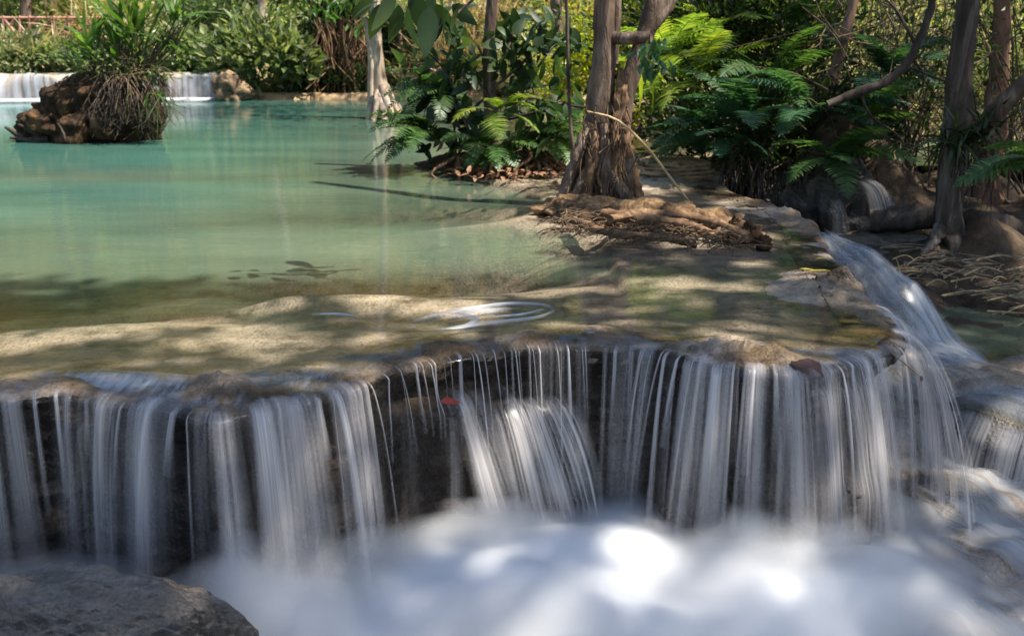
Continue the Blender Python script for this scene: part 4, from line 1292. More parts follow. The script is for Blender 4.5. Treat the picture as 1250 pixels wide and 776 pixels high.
# ------------------------------------------------------------------ the forked tree on its root mound
def build_forked_tree(C, size, rg):
    b = at(735, 252)
    Y = b[1]
    p = lambda px, py, dy=0: atY(px, py, Y + dy)
    r = thing('forked_tree', 'forked grey tree with ragged roots standing on the brown mound in the water', 'tree', tuple(b))
    mb = MB()
    tree_tube(mb, [p(728, 258), p(730, 215), p(733, 170), p(732, 130), p(736, 92), p(737, 50), p(738, 0), p(742, -60), (1.0, Y + .2, 3.6), (1.1, Y + .5, 5.0)],
              [.13, .12, .115, .105, .095, .078, .074, .075, .07, .05], 22, .12, .04, 1.0)
    part(mb, 'trunk', M['bark'], r)
    mb = MB()
    tree_tube(mb, [p(722, 190, .03), p(722, 140, .03), p(726, 100, .02), p(734, 70, .06)], [.05, .05, .05, .03], 12, .15, .0, 4.0)
    tree_tube(mb, [p(750, 78, .05), p(751, 20, .06), p(753, -30, .06)], [.03, .045, .04], 12, .12, .0, 9.0)
    part(mb, 'stem', M['bark'], r)
    mb = MB()
    tree_tube(mb, [p(765, 235, .10), p(758, 170, .12), p(762, 125, .12), p(775, 80, .14), p(790, 35, .18), p(802, 0, .2), p(818, -30, .25), (1.9, Y + .5, 3.4), (2.3, Y + .7, 4.9)],
              [.075, .075, .068, .068, .070, .080, .068, .055, .04], 18, .14, .03, 2.0)
    part(mb, 'trunk', M['bark'], r)
    mb = MB(); tree_tube(mb, [p(790, 40, .17), p(812, 14, .2), p(830, -20, .25)], [.05, .045, .04], 12, .1, 0, 3.); part(mb, 'limb', M['bark'], r)
    mb = MB(); tree_tube(mb, [p(744, 46, .0), p(765, 47, -.06), p(795, 46, -.12)], [.05, .046, .044], 14, .10, 0, 5.); part(mb, 'limb', M['bark'], r)
    mb = MB()   # broken rotten snag in the fork
    tree_tube(mb, [p(760, 190, -.06), p(758, 140, -.07), p(757, 110, -.05), p(758, 84, -.04)], [.07, .06, .045, .022], 14, .45, .2, 6.)
    part(mb, 'snag', M['root'], r)
    # buttress roots and ragged strips
    roots = [[(722, 150, -.06), (706, 190, -.12), (692, 225, -.16), (684, 252, -.18)], [(728, 160, -.12), (722, 200, -.2), (716, 235, -.22), (712, 262, -.24)], [(736, 150, -.13), (738, 200, -.2), (738, 240, -.22), (735, 268, -.24)],
             [(748, 150, -.12), (752, 200, -.18), (754, 235, -.2), (752, 262, -.22)], [(757, 150, .0), (764, 200, -.05), (766, 235, -.06), (768, 256, -.05)], [(762, 170, .08), (770, 210, .05), (778, 235, .0), (784, 254, -.02)],
             [(742, 170, -.14), (746, 215, -.2), (762, 236, -.24), (768, 258, -.26)], [(715, 180, -.08), (700, 215, -.1), (703, 240, -.12)], [(726, 200, -.16), (705, 232, -.2), (690, 262, -.22)]]
    for k, q in enumerate(roots):
        mb = MB(); tree_tube(mb, [p(*a) for a in q], [.045, .05, .04, .03], 10, .35, .1, k * 1.3); part(mb, 'root', M['root' if k % 2 else 'bark'], r)
    rr = np.random.default_rng(5)
    mb = MB()
    for k in range(60):
        x0 = rr.uniform(712, 770); y0 = rr.uniform(120, 230); l = rr.uniform(15, 60)
        q = [p(x0, y0, -.16 - .1 * rr.random()), p(x0 + rr.normal(0, 4), y0 + l * .5, -.2 - .08 * rr.random()), p(x0 + rr.normal(0, 7), min(y0 + l, 262), -.2 - .1 * rr.random())]
        tube(mb, q, [.006, .004], 4)
    part(mb, 'root_fibres', M['vine'], r)
    add_crown(r, C, size, rg, (1.05, Y + .4, 4.6))
    # its mound
    m = thing('root_mound', 'brown mound of matted roots and bark under the forked tree, tapering to the right', 'mound', tuple(at(780, 280)))
    mb = MB()
    for px, py, rx, ry, rz, sd in ((712, 262, .34, .26, .15, 1.), (760, 272, .42, .26, .16, 2.), (815, 278, .36, .20, .155, 3.), (862, 284, .28, .15, .14, 4.), (895, 292, .16, .10, .10, 6.), (918, 297, .10, .05, .075, 8.), (735, 250, .3, .25, .17, 9.)):
        c = at(px, py, -.02); blob(mb, c, (rx, ry, rz), sd, 44, 80, .28, 3.2, None, 6)
    part(mb, 'soil', M['mound'], m)
    mb = MB()
    for k in range(480):
        x0, y0 = rr.uniform(672, 905), 0
        f = (x0 - 672) / 233
        y0 = 252 + 22 * f + rr.uniform(-4, 30)
        a = at(x0, y0, rr.uniform(.02, .11) * (1 - .3 * f)); d = rr.normal(0, 1, 3) * np.array([.10, .05, .02])
        tube(mb, [a, a + d * .5 + np.array([0, 0, .01]), a + d + np.array([0, 0, -.02])], [.0045, .003], 4, n=4)
    part(mb, 'root_fibres', M['vine'], m)['kind'] = 'stuff'
    for q, rads in (([(735, 262, .10), (790, 268, .09), (845, 277, .06), (880, 290, .02)], [.035, .04, .03, .02]), ([(700, 268, .06), (750, 285, .06), (810, 291, .05), (850, 300, .0)], [.03, .025, .02, .015]), ([(745, 268, .13), (800, 262, .10), (850, 268, .08), (915, 290, .05)], [.03, .035, .04, .03])):
        mb = MB(); tree_tube(mb, [at(*a) for a in q], rads, 9, .4, .1, rads[0] * 50); part(mb, 'root', M['root'], m)
    for k, (px, py, hh) in enumerate(((912, 290, .09), (922, 296, .08), (896, 285, .08), (932, 302, .05))):
        c = at(px, py, .0); mb = MB(); blob(mb, (c[0], c[1], .02), (.05, .04, hh), 20. + k, 20, 28, .3, 3.); part(mb, 'peg', M['stump'], m)
    st = MB(); tube(st, [p(716, 136, -.20), p(750, 145, -.27), p(786, 176, -.33), p(820, 219, -.38), p(857, 266, -.44)], [.007, .010, .011, .010, .008], 6, wob=.1)
    tag(st.build('stalk', M['straw']), 'long dry stalk arching from the forked tree down to the mound', 'stalk')
    st = MB(); tube(st, [at(792, 287, .12), at(810, 279, .13), at(822, 272, .15)], [.006, .005, .004], 5)
    tag(st.build('stick', M['darkbark']), 'short dark stick lying on the matted root mound', 'stick')


# ------------------------------------------------------------------ shrub islet
def build_islet():
    b = at(605, 208); Y = b[1]
    p = lambda px, py, dy=0: atY(px, py, Y + dy)
    rr = np.random.default_rng(31)
    m = thing('root_islet', 'low islet of tangled brown roots and dead leaves under the ferny shrub', 'islet', tuple(b))
    mb = MB()
    for px, rx, rz, sd in ((570, .42, .16, 1.), (620, .5, .17, 2.), (668, .35, .12, 3.)):
        c = at(px, 206, -.03); blob(mb, c, (rx, .3, rz), sd, 36, 60, .35, 3., None, 5)
    part(mb, 'soil', M['soil'], m)
    for k in range(34):
        x0 = rr.uniform(556, 668); a = p(x0, rr.uniform(180, 195), -.1); e = at(x0 + rr.normal(0, 26), rr.uniform(208, 217), .0)
        mb = MB(); tree_tube(mb, [a, (a + e) / 2 + np.r_[rr.normal(0, .06, 2), rr.uniform(-.02, .07)], e + np.r_[0, 0, .02], e + np.r_[rr.normal(0, .06), -.02, -.03]], [.014, .017, .010], 6, .3, 0, k)
        part(mb, 'root', M['root'], m)
    mb = MB(); P = np.stack([at(rr.uniform(545, 690), rr.uniform(203, 216), rr.uniform(.02, .1)) for _ in range(120)])
    leaves(mb, P, rand_dirs(rr, 120, 0) * np.array([1, 1, .3]), .09, .045, rr, 2, .2, .8)
    part(mb, 'dead_leaves', M['brownleaf'], m, smooth=False)
    # shrub with broad leaves
    r = thing('shrub', 'dark broad leaved shrub around the slim grey trunk on the islet', 'shrub', tuple(b))
    mb = MB(); tree_tube(mb, [p(596, 205), p(600, 150), p(597, 90), p(598, 40), p(601, 0), (-.15, Y, 3.2)], [.075, .068, .062, .058, .055, .045], 14, .07, 0, 3.); part(mb, 'trunk', M['bark'], r)
    stems = [[(590, 200), (560, 130), (545, 90), (520, 60)], [(600, 170), (640, 110), (665, 70), (690, 45)], [(597, 120), (570, 75), (555, 45), (540, 20)], [(600, 110), (650, 60), (660, 30)], [(595, 150), (545, 120), (510, 105)],
             [(604, 150), (660, 135), (700, 120)], [(600, 190), (640, 175), (690, 165)], [(590, 190), (540, 170), (505, 150)], [(597, 100), (620, 60), (628, 28)]]
    ends = []
    for q in stems:
        pts = [p(a, c, rr.normal(0, .18)) for a, c in q]
        mb = MB(); P = tube(mb, pts, [.018, .008], 6, wob=.15); part(mb, 'branch', M['darkbark'], r)
        ends.append(P)
    mb = MB(); PP, DD = [], []
    for P in ends:
        for k in range(52):
            q = P[rr.integers(len(P) // 3, len(P))]
            PP.append(q + rr.normal(0, .09, 3)); d = rr.normal(0, 1, 3); d[2] -= .35; DD.append(d)
    leaves(mb, np.array(PP), np.array(DD), rr.uniform(.12, .26, len(PP)), rr.uniform(.06, .12, len(PP)), rr, 4, .35, .55)
    part(mb, 'foliage', M['broad'], r)
    f = [((528, 168, -.1), 20, .66, 'fern', (2.2, 4.4), 'fern drooping over the water at the left end of the islet'), ((548, 120, .0), 14, .62, 'fern', (1.8, 4.6), 'upper fern reaching out from the shrub towards the pale trunk'),
         ((660, 170, -.1), 20, .62, 'fern', (-1.6, 1.2), 'dark fern between the islet shrub and the forked tree'), ((610, 140, -.25), 7, .55, 'fernlit', (-2.6, -.3), 'fern with yellow green fronds in front of the slim trunk'),
         ((590, 185, -.2), 15, .5, 'fern', (3.4, 6.0), 'small dark fern low over the islet roots')]
    for k, (q, n, L, mt, az, lab) in enumerate(f):
        fern_plant(lab, p(*q), n, L, mt, 100 + k, az=az, elev=(-.1, .9), droop=.75, plen=.14, npair=20, pw=.022)
    mb = MB(); tube(mb, [p(597, 112, .1), p(640, 118, .1), p(690, 128, .0), p(722, 132, -.4)], [.016, .014, .010], 6, wob=.15)
    tag(mb.build('branch', M['darkbark']), 'thin dark dead branch spanning from the shrub to the forked tree', 'branch')
    mb = MB(); tube(mb, [p(708, 235, -1.2), p(698, 170, -1.2), p(694, 100, -1.2), p(692, 20, -1.2), p(690, -40, -1.2)], [.018, .016, .015, .012], 7, wob=.12)
    tag(mb.build('sapling', M['bark']), 'thin bare sapling stem just left of the forked tree', 'sapling')


# ------------------------------------------------------------------ overgrown stump in the pool
def build_stump():
    b = at(112, 172); Y = b[1]
    p = lambda px, py, dy=0: atY(px, py, Y + dy)
    rr = np.random.default_rng(41)
    r = thing('stump', 'overgrown rotten stump mound rising from the far pool', 'stump', tuple(b))
    mb = MB()
    for px, py, rx, ry, rz, sd in ((105, 150, .62, .5, .46, 1.), (70, 155, .42, .42, .30, 2.), (150, 140, .46, .45, .48, 3.), (120, 125, .5, .4, .34, 5.), (50, 165, .25, .25, .14, 7.)):
        blob(mb, p(px, py, .2), (rx, ry, rz), sd, 60, 100, .27, 2.4, None, 7, strata=.02)
    part(mb, 'wood', M['stump'], r)
    mb = MB()
    for k in range(130):
        x0 = rr.uniform(120, 198); y0 = rr.uniform(84, 120); l = rr.uniform(35, 80)
        dy = -.25 - .25 * rr.random()
        tube(mb, [p(x0, y0, dy * .4), p(x0 + rr.normal(0, 6) + (x0 - 150) * .12, y0 + l * .5, dy + rr.normal(0, .05)), p(x0 + rr.normal(0, 12), min(171, y0 + l * rr.uniform(.5, 1)), dy)], [.007, .003], 4, n=7, wob=.3)
    part(mb, 'hanging_roots', M['darkbark'], r)
    for q, rd in (([(45, 168, 0), (25, 165, -.05), (6, 155, -.1)], [.055, .05, .012]), ([(55, 166, 0), (40, 160, -.1), (22, 152, -.15)], [.05, .035, .010]), ([(60, 170, -.1), (35, 171, -.1), (12, 168, -.1)], [.05, .035, .012]), ([(188, 168, 0), (196, 160, -.1), (203, 152, -.1)], [.025, .02, .008]),
                  ([(80, 172, -.35), (76, 160, -.35), (70, 150, -.33)], [.015, .015, .01])):
        mb = MB(); tree_tube(mb, [p(*a) for a in q], rd, 9, .3, .1, rd[0] * 30); part(mb, 'prong', M['darkbark'], r)
    # plants on top
    specs = [('tall clump of bright green blades at the top of the stump', [(150, 82), (165, 60), (160, 40)], 46, .75, .055, 'blade', (.7, 1.5), .35), ('smaller tuft of bright blades at the left of the stump top', [(118, 72), (113, 55)], 22, .5, .05, 'blade', (.6, 1.5), .3),
             ('leaning palm like tuft at the right of the stump top', [(212, 60), (216, 25)], 26, .6, .05, 'blade', (.3, 1.4), .45)]
    for lab, pos, n, L, W, mt, el, dr in specs:
        t = thing('blade_plant', lab, 'plant', tuple(p(*pos[0])))
        mb = MB()
        for q in pos:
            blades(mb, p(*q), n // len(pos) + 6, L, W, rr, .05, el, dr)
        part(mb, 'blades', M[mt], t, smooth=False)
        mb = MB()
        for k in range(14):
            q = pos[rr.integers(len(pos))]
            e = p(*pos[-1]) + rr.normal(0, .08, 3)
            s0 = p(150 + rr.normal(0, 10), 96 + rr.normal(0, 4))
            if pos[0][0] > 200: s0 = p(178 + rr.normal(0, 4), 90)
            if pos[0][0] < 130: s0 = p(122 + rr.normal(0, 8), 95)
            tube(mb, [s0, (s0 + e) / 2 + rr.normal(0, .05, 3), e], [.012, .006], 5)
        part(mb, 'stalks', M['vine'], t)
    leafy('low leafy tangle of fern and dry stems covering the stump crown', 'creeper', 'plant', p(140, 95), 'bush', 43, (*p(140, 78, .1), .62, .35, .22), 1500, .09, 16, 16, .35, 1, .3)
    t = thing('dry_grass_tuft', 'brown dead grass tuft hanging from the right side of the stump', 'grass tuft', tuple(p(165, 95)))
    mb = MB(); blades(mb, p(160, 92, -.1), 110, .5, .012, rr, .16, (-.6, 1.2), .9, (-2.6, .6)); part(mb, 'blades', M['vine'], t, smooth=False)
    mb = MB(); blades(mb, p(188, 112, -.25), 26, .5, .012, rr, .08, (-.8, .5), .9, (-2.0, .6)); part(mb, 'tips', M['blade'], t, smooth=False)
    mb = MB()
    for k in range(26):
        s0 = p(160 + rr.normal(0, 14), 95); e = p(150 + rr.normal(0, 40), 30 + rr.uniform(0, 45), rr.normal(0, .2))
        tube(mb, [s0, (s0 + e) / 2 + rr.normal(0, .04, 3), e], [.010, .005], 5)
    part(mb, 'stems', M['vine'], t)


# ------------------------------------------------------------------ pale tree standing in the pool
def build_pale_tree():
    b = at(467, 144); Y = b[1]
    p = lambda px, py, dy=0: atY(px, py, Y + dy)
    r = thing('pale_tree', 'pale twin stemmed tree with spreading white roots standing in turquoise water', 'tree', tuple(b))
    mb = MB(); tree_tube(mb, [p(478, 146), p(468, 120), p(462, 90), p(460, 60), p(458, 30), p(457, -20), (-2.2, Y, 3.2), (-2.3, Y + .3, 4.6)], [.20, .15, .10, .085, .08, .075, .06, .04], 18, .10, .05, 1.); part(mb, 'trunk', M['palebark'], r)
    mb = MB(); tree_tube(mb, [p(455, 145, -.08), p(453, 110, -.06), p(453, 70, -.04), p(449, 38, .02), p(443, 15, .1), p(436, -20, .2)], [.075, .06, .05, .045, .04, .03], 14, .10, .05, 2.); part(mb, 'stem', M['palebark'], r)
    for k, q in enumerate(([(466, 105, -.15), (474, 130, -.3), (482, 147, -.4)], [(470, 110, -.1), (484, 135, -.2), (500, 147, -.25)], [(460, 110, -.15), (460, 132, -.3), (456, 147, -.36)], [(464, 115, -.18), (468, 135, -.34), (470, 148, -.45)],
                           [(468, 100, 0), (480, 125, .05), (494, 142, .08)], [(456, 120, -.1), (452, 135, -.15), (449, 147, -.2)])):
        mb = MB(); tree_tube(mb, [p(*a) for a in q], [.05, .06, .045], 10, .2, .1, k * 2.); part(mb, 'root', M['palebark'], r)
    rg = np.random.default_rng(51)
    # leafy twigs hanging into the top of the picture
    mb = MB(); tw = MB()
    for q, n in (([(457, -20, 0), (430, -5, -.3), (408, 18, -.5)], 30), ([(440, -30, 0), (415, -10, -.2), (392, 10, -.2)], 26), ([(452, 15, 0), (440, 24, -.2), (432, 30, -.3)], 8), ([(440, -20, 0), (380, -12, .2), (352, 4, .2)], 26), ([(458, -10, 0), (478, -6, -.2), (495, 12, -.2)], 14)):
        P = tube(tw, [p(*a) for a in q], [.014, .006], 5)
        k = rg.integers(3, len(P), n); D = rg.normal(0, .6, (n, 3)); D[:, 2] -= 1.0
        leaves(mb, P[k] + rg.normal(0, .08, (n, 3)), D, rg.uniform(.16, .26, n), .055, rg, 2, .3, .4)
    part(tw, 'twigs', M['bark'], r); part(mb, 'foliage', M['blade'], r, smooth=False)
    mb = MB()
    C = np.array([-2.3, Y + .5, 6.2]) + rg.normal(0, 1, (2600, 3)) * np.array([1.5, 1.2, .8])
    leaves(mb, C, rand_dirs(rg, 2600, -.2), .2, .07, rg, 2, .3, .5); part(mb, 'crown', M['bush'], r, smooth=False)
    # near spray of big dark leaves at the top edge
    Yn = 5.2
    t = thing('branch', 'spray of big dark glossy leaves hanging at the top edge over the pool', 'branch', tuple(atY(520, -60, Yn)))
    tw = MB(); mb = MB(); rg = np.random.default_rng(52)
    for q in ([(720, -190), (600, -70), (545, -22), (480, -8)], [(600, -70), (560, -20), (548, 8)], [(560, -40), (520, -14), (500, 6)], [(640, -100), (600, -30), (575, 2), (556, 18)]):
        tube(tw, [atY(a, c, Yn) for a, c in q], [.016, .006], 6)
    for (px, py, ang, L) in ((462, 2, 200, 40), (470, 4, 240, 48), (486, 6, 262, 52), (497, 8, 275, 50), (510, 6, 285, 56), (524, 8, 265, 58), (530, 4, 300, 50), (540, 4, 280, 44), (548, 14, 262, 42), (552, 6, 320, 40), (480, -12, 250, 55), (505, -14, 280, 60), (530, -18, 255, 60), (455, -2, 215, 38), (560, 10, 240, 30), (538, 22, 250, 30), (545, 26, 290, 28), (532, 34, 240, 24), (541, 40, 300, 22)):
        a = R(ang); b0 = atY(px, py, Yn + rg.normal(0, .12)); d = np.array([math.cos(a), rg.normal(0, .35), math.sin(a)])
        leaves(mb, b0, d, L * Yn / FPX, L * .42 * Yn / FPX, rg, 4, .25, 0.0)
    part(tw, 'twigs', M['darkbark'], t); part(mb, 'foliage', M['broad'], t)


# ------------------------------------------------------------------ fern bank and thicket on the right
def gz(x, y):
    return float(ground_z(np.array([x]), np.array([y]))[0])


def build_fern_bank():
    L = [  # px, py, Y, n, length, material, azimuth range, label
        (800, 120, 10.6, 11, .85, 'fernlit', (2.4, 5.6), 'fern with light green fronds hanging right beside the forked tree'),
        (850, 105, 10.0, 11, .95, 'fernlit', (2.6, 6.2), 'tall fern with bright sunlit fronds at the upper left of the bank'),
        (880, 175, 9.2, 10, .80, 'fernblue', (2.6, 5.4), 'blue green fern drooping over the dark foot of the bank'),
        (915, 150, 9.2, 12, .95, 'fernblue', (2.4, 5.2), 'large blue green fern in the middle of the bank'),
        (945, 100, 9.8, 11, .9, 'fern', (2.6, 6.4), 'fern with arching fronds high in the middle of the bank'),
        (990, 140, 9.2, 11, .9, 'fernblue', (2.8, 6.0), 'dark blue green fern right of the large middle fern'),
        (1010, 195, 8.9, 10, .75, 'fern', (3.6, 6.6), 'dark fern hanging above the small fall'),
        (1055, 150, 9.2, 10, .85, 'fern', (4.0, 7.0), 'fern spreading to the right towards the big trunk'),
        (880, 45, 10.8, 10, .8, 'fernlit', (2.6, 6.2), 'fern lit yellow green near the top of the bank'),
        (960, 40, 10.8, 10, .8, 'fern', (2.6, 6.2), 'dim fern at the top of the bank under the leaning branch'),
        (850, 165, 10.3, 8, .6, 'fernblue', (2.6, 5.2), 'small fern over the pale rock behind the forked tree'),
        (1080, 95, 9.6, 9, .75, 'fernblue', (3.6, 7.0), 'dark fern behind the curved dead branch'),
        (815, 70, 10.2, 9, .7, 'fernlit', (2.6, 6.2), 'light fern between the forked tree and the tall fern')]
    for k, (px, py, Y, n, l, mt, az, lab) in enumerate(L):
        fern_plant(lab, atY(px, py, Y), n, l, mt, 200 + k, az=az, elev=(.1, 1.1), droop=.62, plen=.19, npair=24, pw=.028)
    fern_plant('fern frond tip reaching in from the right edge beside the big trunk', atY(1275, 200, 6.6), 5, .55, 'fern', 240, az=(2.4, 3.6), elev=(-.2, .5), droop=.6, plen=.12)
    mb = MB(); c = atY(822, 226, 9.35); blob(mb, (c[0], c[1], -.04), (.44, .40, .24), 51., 44, 80, .10, 1.6, None, 5, strata=.12)
    tag(mb.build('rock', M['tanrock']), 'pale rounded layered rock at the terrace edge behind the forked tree', 'rock')
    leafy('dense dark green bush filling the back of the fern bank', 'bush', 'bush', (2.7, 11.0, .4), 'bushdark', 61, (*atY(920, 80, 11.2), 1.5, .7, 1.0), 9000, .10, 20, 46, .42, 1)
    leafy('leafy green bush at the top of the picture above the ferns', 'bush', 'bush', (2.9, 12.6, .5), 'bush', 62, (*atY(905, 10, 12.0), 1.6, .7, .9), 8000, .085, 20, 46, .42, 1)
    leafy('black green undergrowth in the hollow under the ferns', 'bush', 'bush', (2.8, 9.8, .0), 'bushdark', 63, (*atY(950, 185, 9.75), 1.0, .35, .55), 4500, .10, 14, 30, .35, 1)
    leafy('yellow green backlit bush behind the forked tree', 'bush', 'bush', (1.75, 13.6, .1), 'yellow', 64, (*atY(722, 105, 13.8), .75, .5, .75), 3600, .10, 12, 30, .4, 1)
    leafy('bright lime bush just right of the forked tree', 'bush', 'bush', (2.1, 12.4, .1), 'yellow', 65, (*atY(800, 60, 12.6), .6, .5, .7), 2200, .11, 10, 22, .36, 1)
    t = thing('blade_plant', 'yellow green long leaved plant hanging beside the right fork', 'plant', tuple(atY(772, 60, 8.6)))
    mb = MB(); rg = np.random.default_rng(66); blades(mb, atY(774, 70, 8.6), 16, .42, .06, rg, .05, (-1.3, .8), .4); part(mb, 'blades', M['yellow'], t, smooth=False)
    t = thing('leaf_spray', 'dark drooping leaf spray hanging from the cut branch of the forked tree', 'leaves', tuple(atY(795, 45, 6.9)))
    mb = MB(); q = np.stack([atY(796 + rg.normal(0, 9), rg.uniform(45, 88), 7.05 + rg.normal(0, .05)) for _ in range(46)]); leaves(mb, q, rg.normal(0, .5, (46, 3)) - np.array([0, 0, 1.]), rg.uniform(.06, .17, 46), .04, rg, 2, .3, .2); part(mb, 'blades', M['fernblue'], t, smooth=False)
    # hanging roots on the dark foot of the bank
    t = thing('hanging_roots', 'curtain of dark roots hanging down the front of the fern bank', 'roots', tuple(atY(960, 220, 8.9)))
    mb = MB()
    for k in range(240):
        px = rg.uniform(880, 1070); Y = 8.75 + rg.uniform(0, .5); a = atY(px, rg.uniform(190, 230), Y)
        tube(mb, [a, a + np.r_[rg.normal(0, .04, 2), -.2], a + np.r_[rg.normal(0, .08), rg.normal(-.05, .05), -rg.uniform(.35, .7)]], [.008, .004], 4, n=6)
    part(mb, 'fibres', M['darkbark'], t)
    # mossy knob with the little fall
    r = thing('mossy_rock', 'dark root covered knob with a little white fall at its right side', 'rock', tuple(atY(1030, 250, 8.8)))
    mb = MB(); blob(mb, atY(1025, 255, 8.85), (.38, .32, .46), 12., 40, 64, .25, 2.4); blob(mb, atY(975, 262, 9.0), (.35, .3, .42), 14., 40, 64, .3, 2.4); part(mb, 'stone', M['darkrock'], r)
    for nm, q, w, dn in (('waterfall', [(1052, 218), (1066, 228), (1074, 245), (1077, 268)], .13, .95), ('waterfall', [(1018, 240), (1024, 262), (1026, 286)], .09, .45)):
        C = smooth_path([atY(a, c, 8.42) for a, c in q], 30); t = np.linspace(0, 1, 30); qq = np.linspace(-1, 1, 9)
        wd = w * (.5 + .5 * t)
        P = C[:, None] + np.array([1, 0, 0.15])[None, None] * (qq[None, :, None] * wd[:, None, None]); P[..., 1] -= .05 * (1 - qq[None] ** 2)
        a = (1 - np.abs(qq[None]) ** 2) * sstep(0, .15, t)[:, None] * dn
        mb = MB(); mb.add(P.reshape(-1, 3), grid_quads(30, 9), uv=np.stack([qq[None] * wd[:, None], t[:, None] * .5 + 0 * qq[None]], -1).reshape(-1, 2), a=a)
        lab = 'little bright white fall spilling off the dark knob under the ferns' if dn > .6 else 'thin dim thread of water left of the little bright fall'
        tag(mb.build(nm, M['fall'], uv=True, attr='fade'), lab, 'waterfall')


def build_right_trees(crowns):
    Y = 8.0
    p = lambda px, py, dy=0: atY(px, py, Y + dy)
    r = thing('big_tree', 'tall tree with mottled trunk, flared reddish foot and a fern tuft on the right bank', 'tree', tuple(p(1163, 305)))
    mb = MB(); tree_tube(mb, [p(1168, 318), p(1160, 285), p(1160, 240), p(1164, 190), p(1172, 140), p(1172, 90), p(1178, 40), p(1182, 0), p(1186, -50), (4.1, 8.1, 3.4), (4.2, 8.2, 5.2)], [.17, .12, .10, .10, .115, .088, .082, .078, .075, .07, .05], 22, .16, .04, 1.); part(mb, 'trunk', M['mottled'], r)
    mb = MB(); tree_tube(mb, [p(1180, 170), p(1206, 148, -.1), p(1230, 122, -.2), p(1262, 92, -.3), p(1320, 40, -.4)], [.07, .075, .07, .065, .05], 16, .10, 0, 3.); part(mb, 'limb', M['bark'], r)
    for k, q in enumerate(([(1150, 280, -.08), (1135, 300, -.15), (1118, 318, -.2)], [(1172, 285, -.05), (1190, 310, -.12), (1212, 330, -.2)], [(1162, 290, -.12), (1165, 312, -.25), (1168, 330, -.3)])):
        mb = MB(); tree_tube(mb, [p(*a) for a in q], [.07, .035, .010], 10, .3, .1, k); part(mb, 'root', M['mottled'], r)
    add_crown(r, *crowns[0], (4.2, 8.2, 5.0))
    rg = np.random.default_rng(71)
    t = thing('epiphyte', 'dark tuft of strap leaves growing in the fork of the big trunk', 'plant', tuple(p(1188, 165)))
    mb = MB()
    for q in ((1175, 165), (1190, 160), (1205, 155), (1160, 172)):
        blades(mb, p(*q, -.12), 34, .30, .03, rg, .05, (-.7, 1.4), .6)
    part(mb, 'blades', M['bushdark'], t, smooth=False)
    mb = MB()
    for k in range(40):
        a = p(rg.uniform(1165, 1225), rg.uniform(170, 190), -.12); tube(mb, [a, a + np.r_[rg.normal(0, .03, 2), -.15], a + np.r_[rg.normal(0, .05, 2), -rg.uniform(.2, .6)]], [.005, .003], 4, n=5)
    part(mb, 'roots', M['darkbark'], t)
    Y2 = 9.3; p2 = lambda px, py, dy=0: atY(px, py, Y2 + dy)
    r = thing('dark_tree', 'dark reddish crooked trunk behind the big mottled tree', 'tree', tuple(p2(1208, 285)))
    mb = MB(); tree_tube(mb, [p2(1205, 292), p2(1208, 255), p2(1204, 215), p2(1212, 180), p2(1216, 120), p2(1222, 60), p2(1224, 0), (4.6, 9.4, 3.6), (4.8, 9.4, 5.0)], [.14, .13, .12, .11, .09, .08, .07, .06, .04], 16, .2, .05, 7.); part(mb, 'trunk', M['redbark'], r)
    mb = MB(); tree_tube(mb, [p2(1206, 262), p2(1222, 258, -.05), p2(1232, 245, -.1)], [.06, .05, .04], 10, .2, 0, 2.); part(mb, 'limb', M['darkbark'], r)
    add_crown(r, *crowns[1], (4.8, 9.4, 4.8))
    r = thing('leaning_tree', 'reddish leaning trunk at the top above the fern bank', 'tree', tuple(atY(1000, 140, 10.2)))
    mb = MB(); tree_tube(mb, [atY(1000, 170, 10.2), atY(1018, 90, 10.2), atY(1032, 40, 10.2), atY(1045, -10, 10.2), (3.8, 10.6, 3.4), (4., 11., 5.)], [.06, .055, .055, .05, .05, .04], 14, .2, .05, 8.); part(mb, 'trunk', M['redbark'], r)
    add_crown(r, *crowns[2], (4., 11., 4.8))
    Yb = 8.6; pb = lambda px, py, dy=0: atY(px, py, Yb + dy)
    r = thing('dead_branch', 'dark curved dead branch sweeping up to the right over the ferns', 'branch', tuple(pb(1020, 125)))
    for q, rd in (([(1010, 128), (1050, 112), (1085, 98), (1108, 75), (1122, 48), (1135, 15), (1142, -30)], [.035, .04, .036, .034, .03, .024]), ([(1118, 55), (1104, 30), (1092, 10), (1072, -8)], [.018, .012, .008]), ([(1085, 98), (1120, 70), (1128, 62)], [.015, .008]),
                  ([(1112, 70), (1128, 95), (1122, 118), (1110, 135)], [.014, .008, .004]), ([(1050, 112), (1062, 140), (1095, 165), (1120, 210)], [.012, .009, .005]), ([(1105, 80), (1150, 98), (1185, 110)], [.012, .006])):
        mb = MB(); tree_tube(mb, [pb(*a) for a in q], rd, 9, .15, 0, rd[0] * 90); part(mb, 'twig' if rd[0] < .03 else 'stem', M['darkbark'], r)
    # tangle of bare twigs against the light
    t = thing('twig_tangle', 'tangle of bare thin twigs between the fern bank and the big trunk', 'twigs', tuple(atY(1060, 100, 9.4)))
    mb = MB()
    for k in range(230):
        a = atY(rg.uniform(975, 1270), rg.uniform(-20, 200), rg.uniform(8.9, 11.0)); d = rg.normal(0, 1, 3) * np.array([.5, .2, .5])
        tube(mb, [a, a + d * .5 + rg.normal(0, .06, 3), a + d], [.007, .003], 4, n=6)
    part(mb, 'twigs', M['vine'], t)
    mb = MB()
    for k in range(34):
        px = rg.uniform(1060, 1270); a = atY(px, rg.uniform(120, 190), rg.uniform(9.4, 10.5)); 
        tube(mb, [a, a + np.r_[rg.normal(0, .05, 2), -.4], a + np.r_[rg.normal(0, .12, 2), -rg.uniform(.6, 1.0)]], [.006, .004], 4, n=6)
    part(mb, 'hanging_stems', M['darkbark'], t)
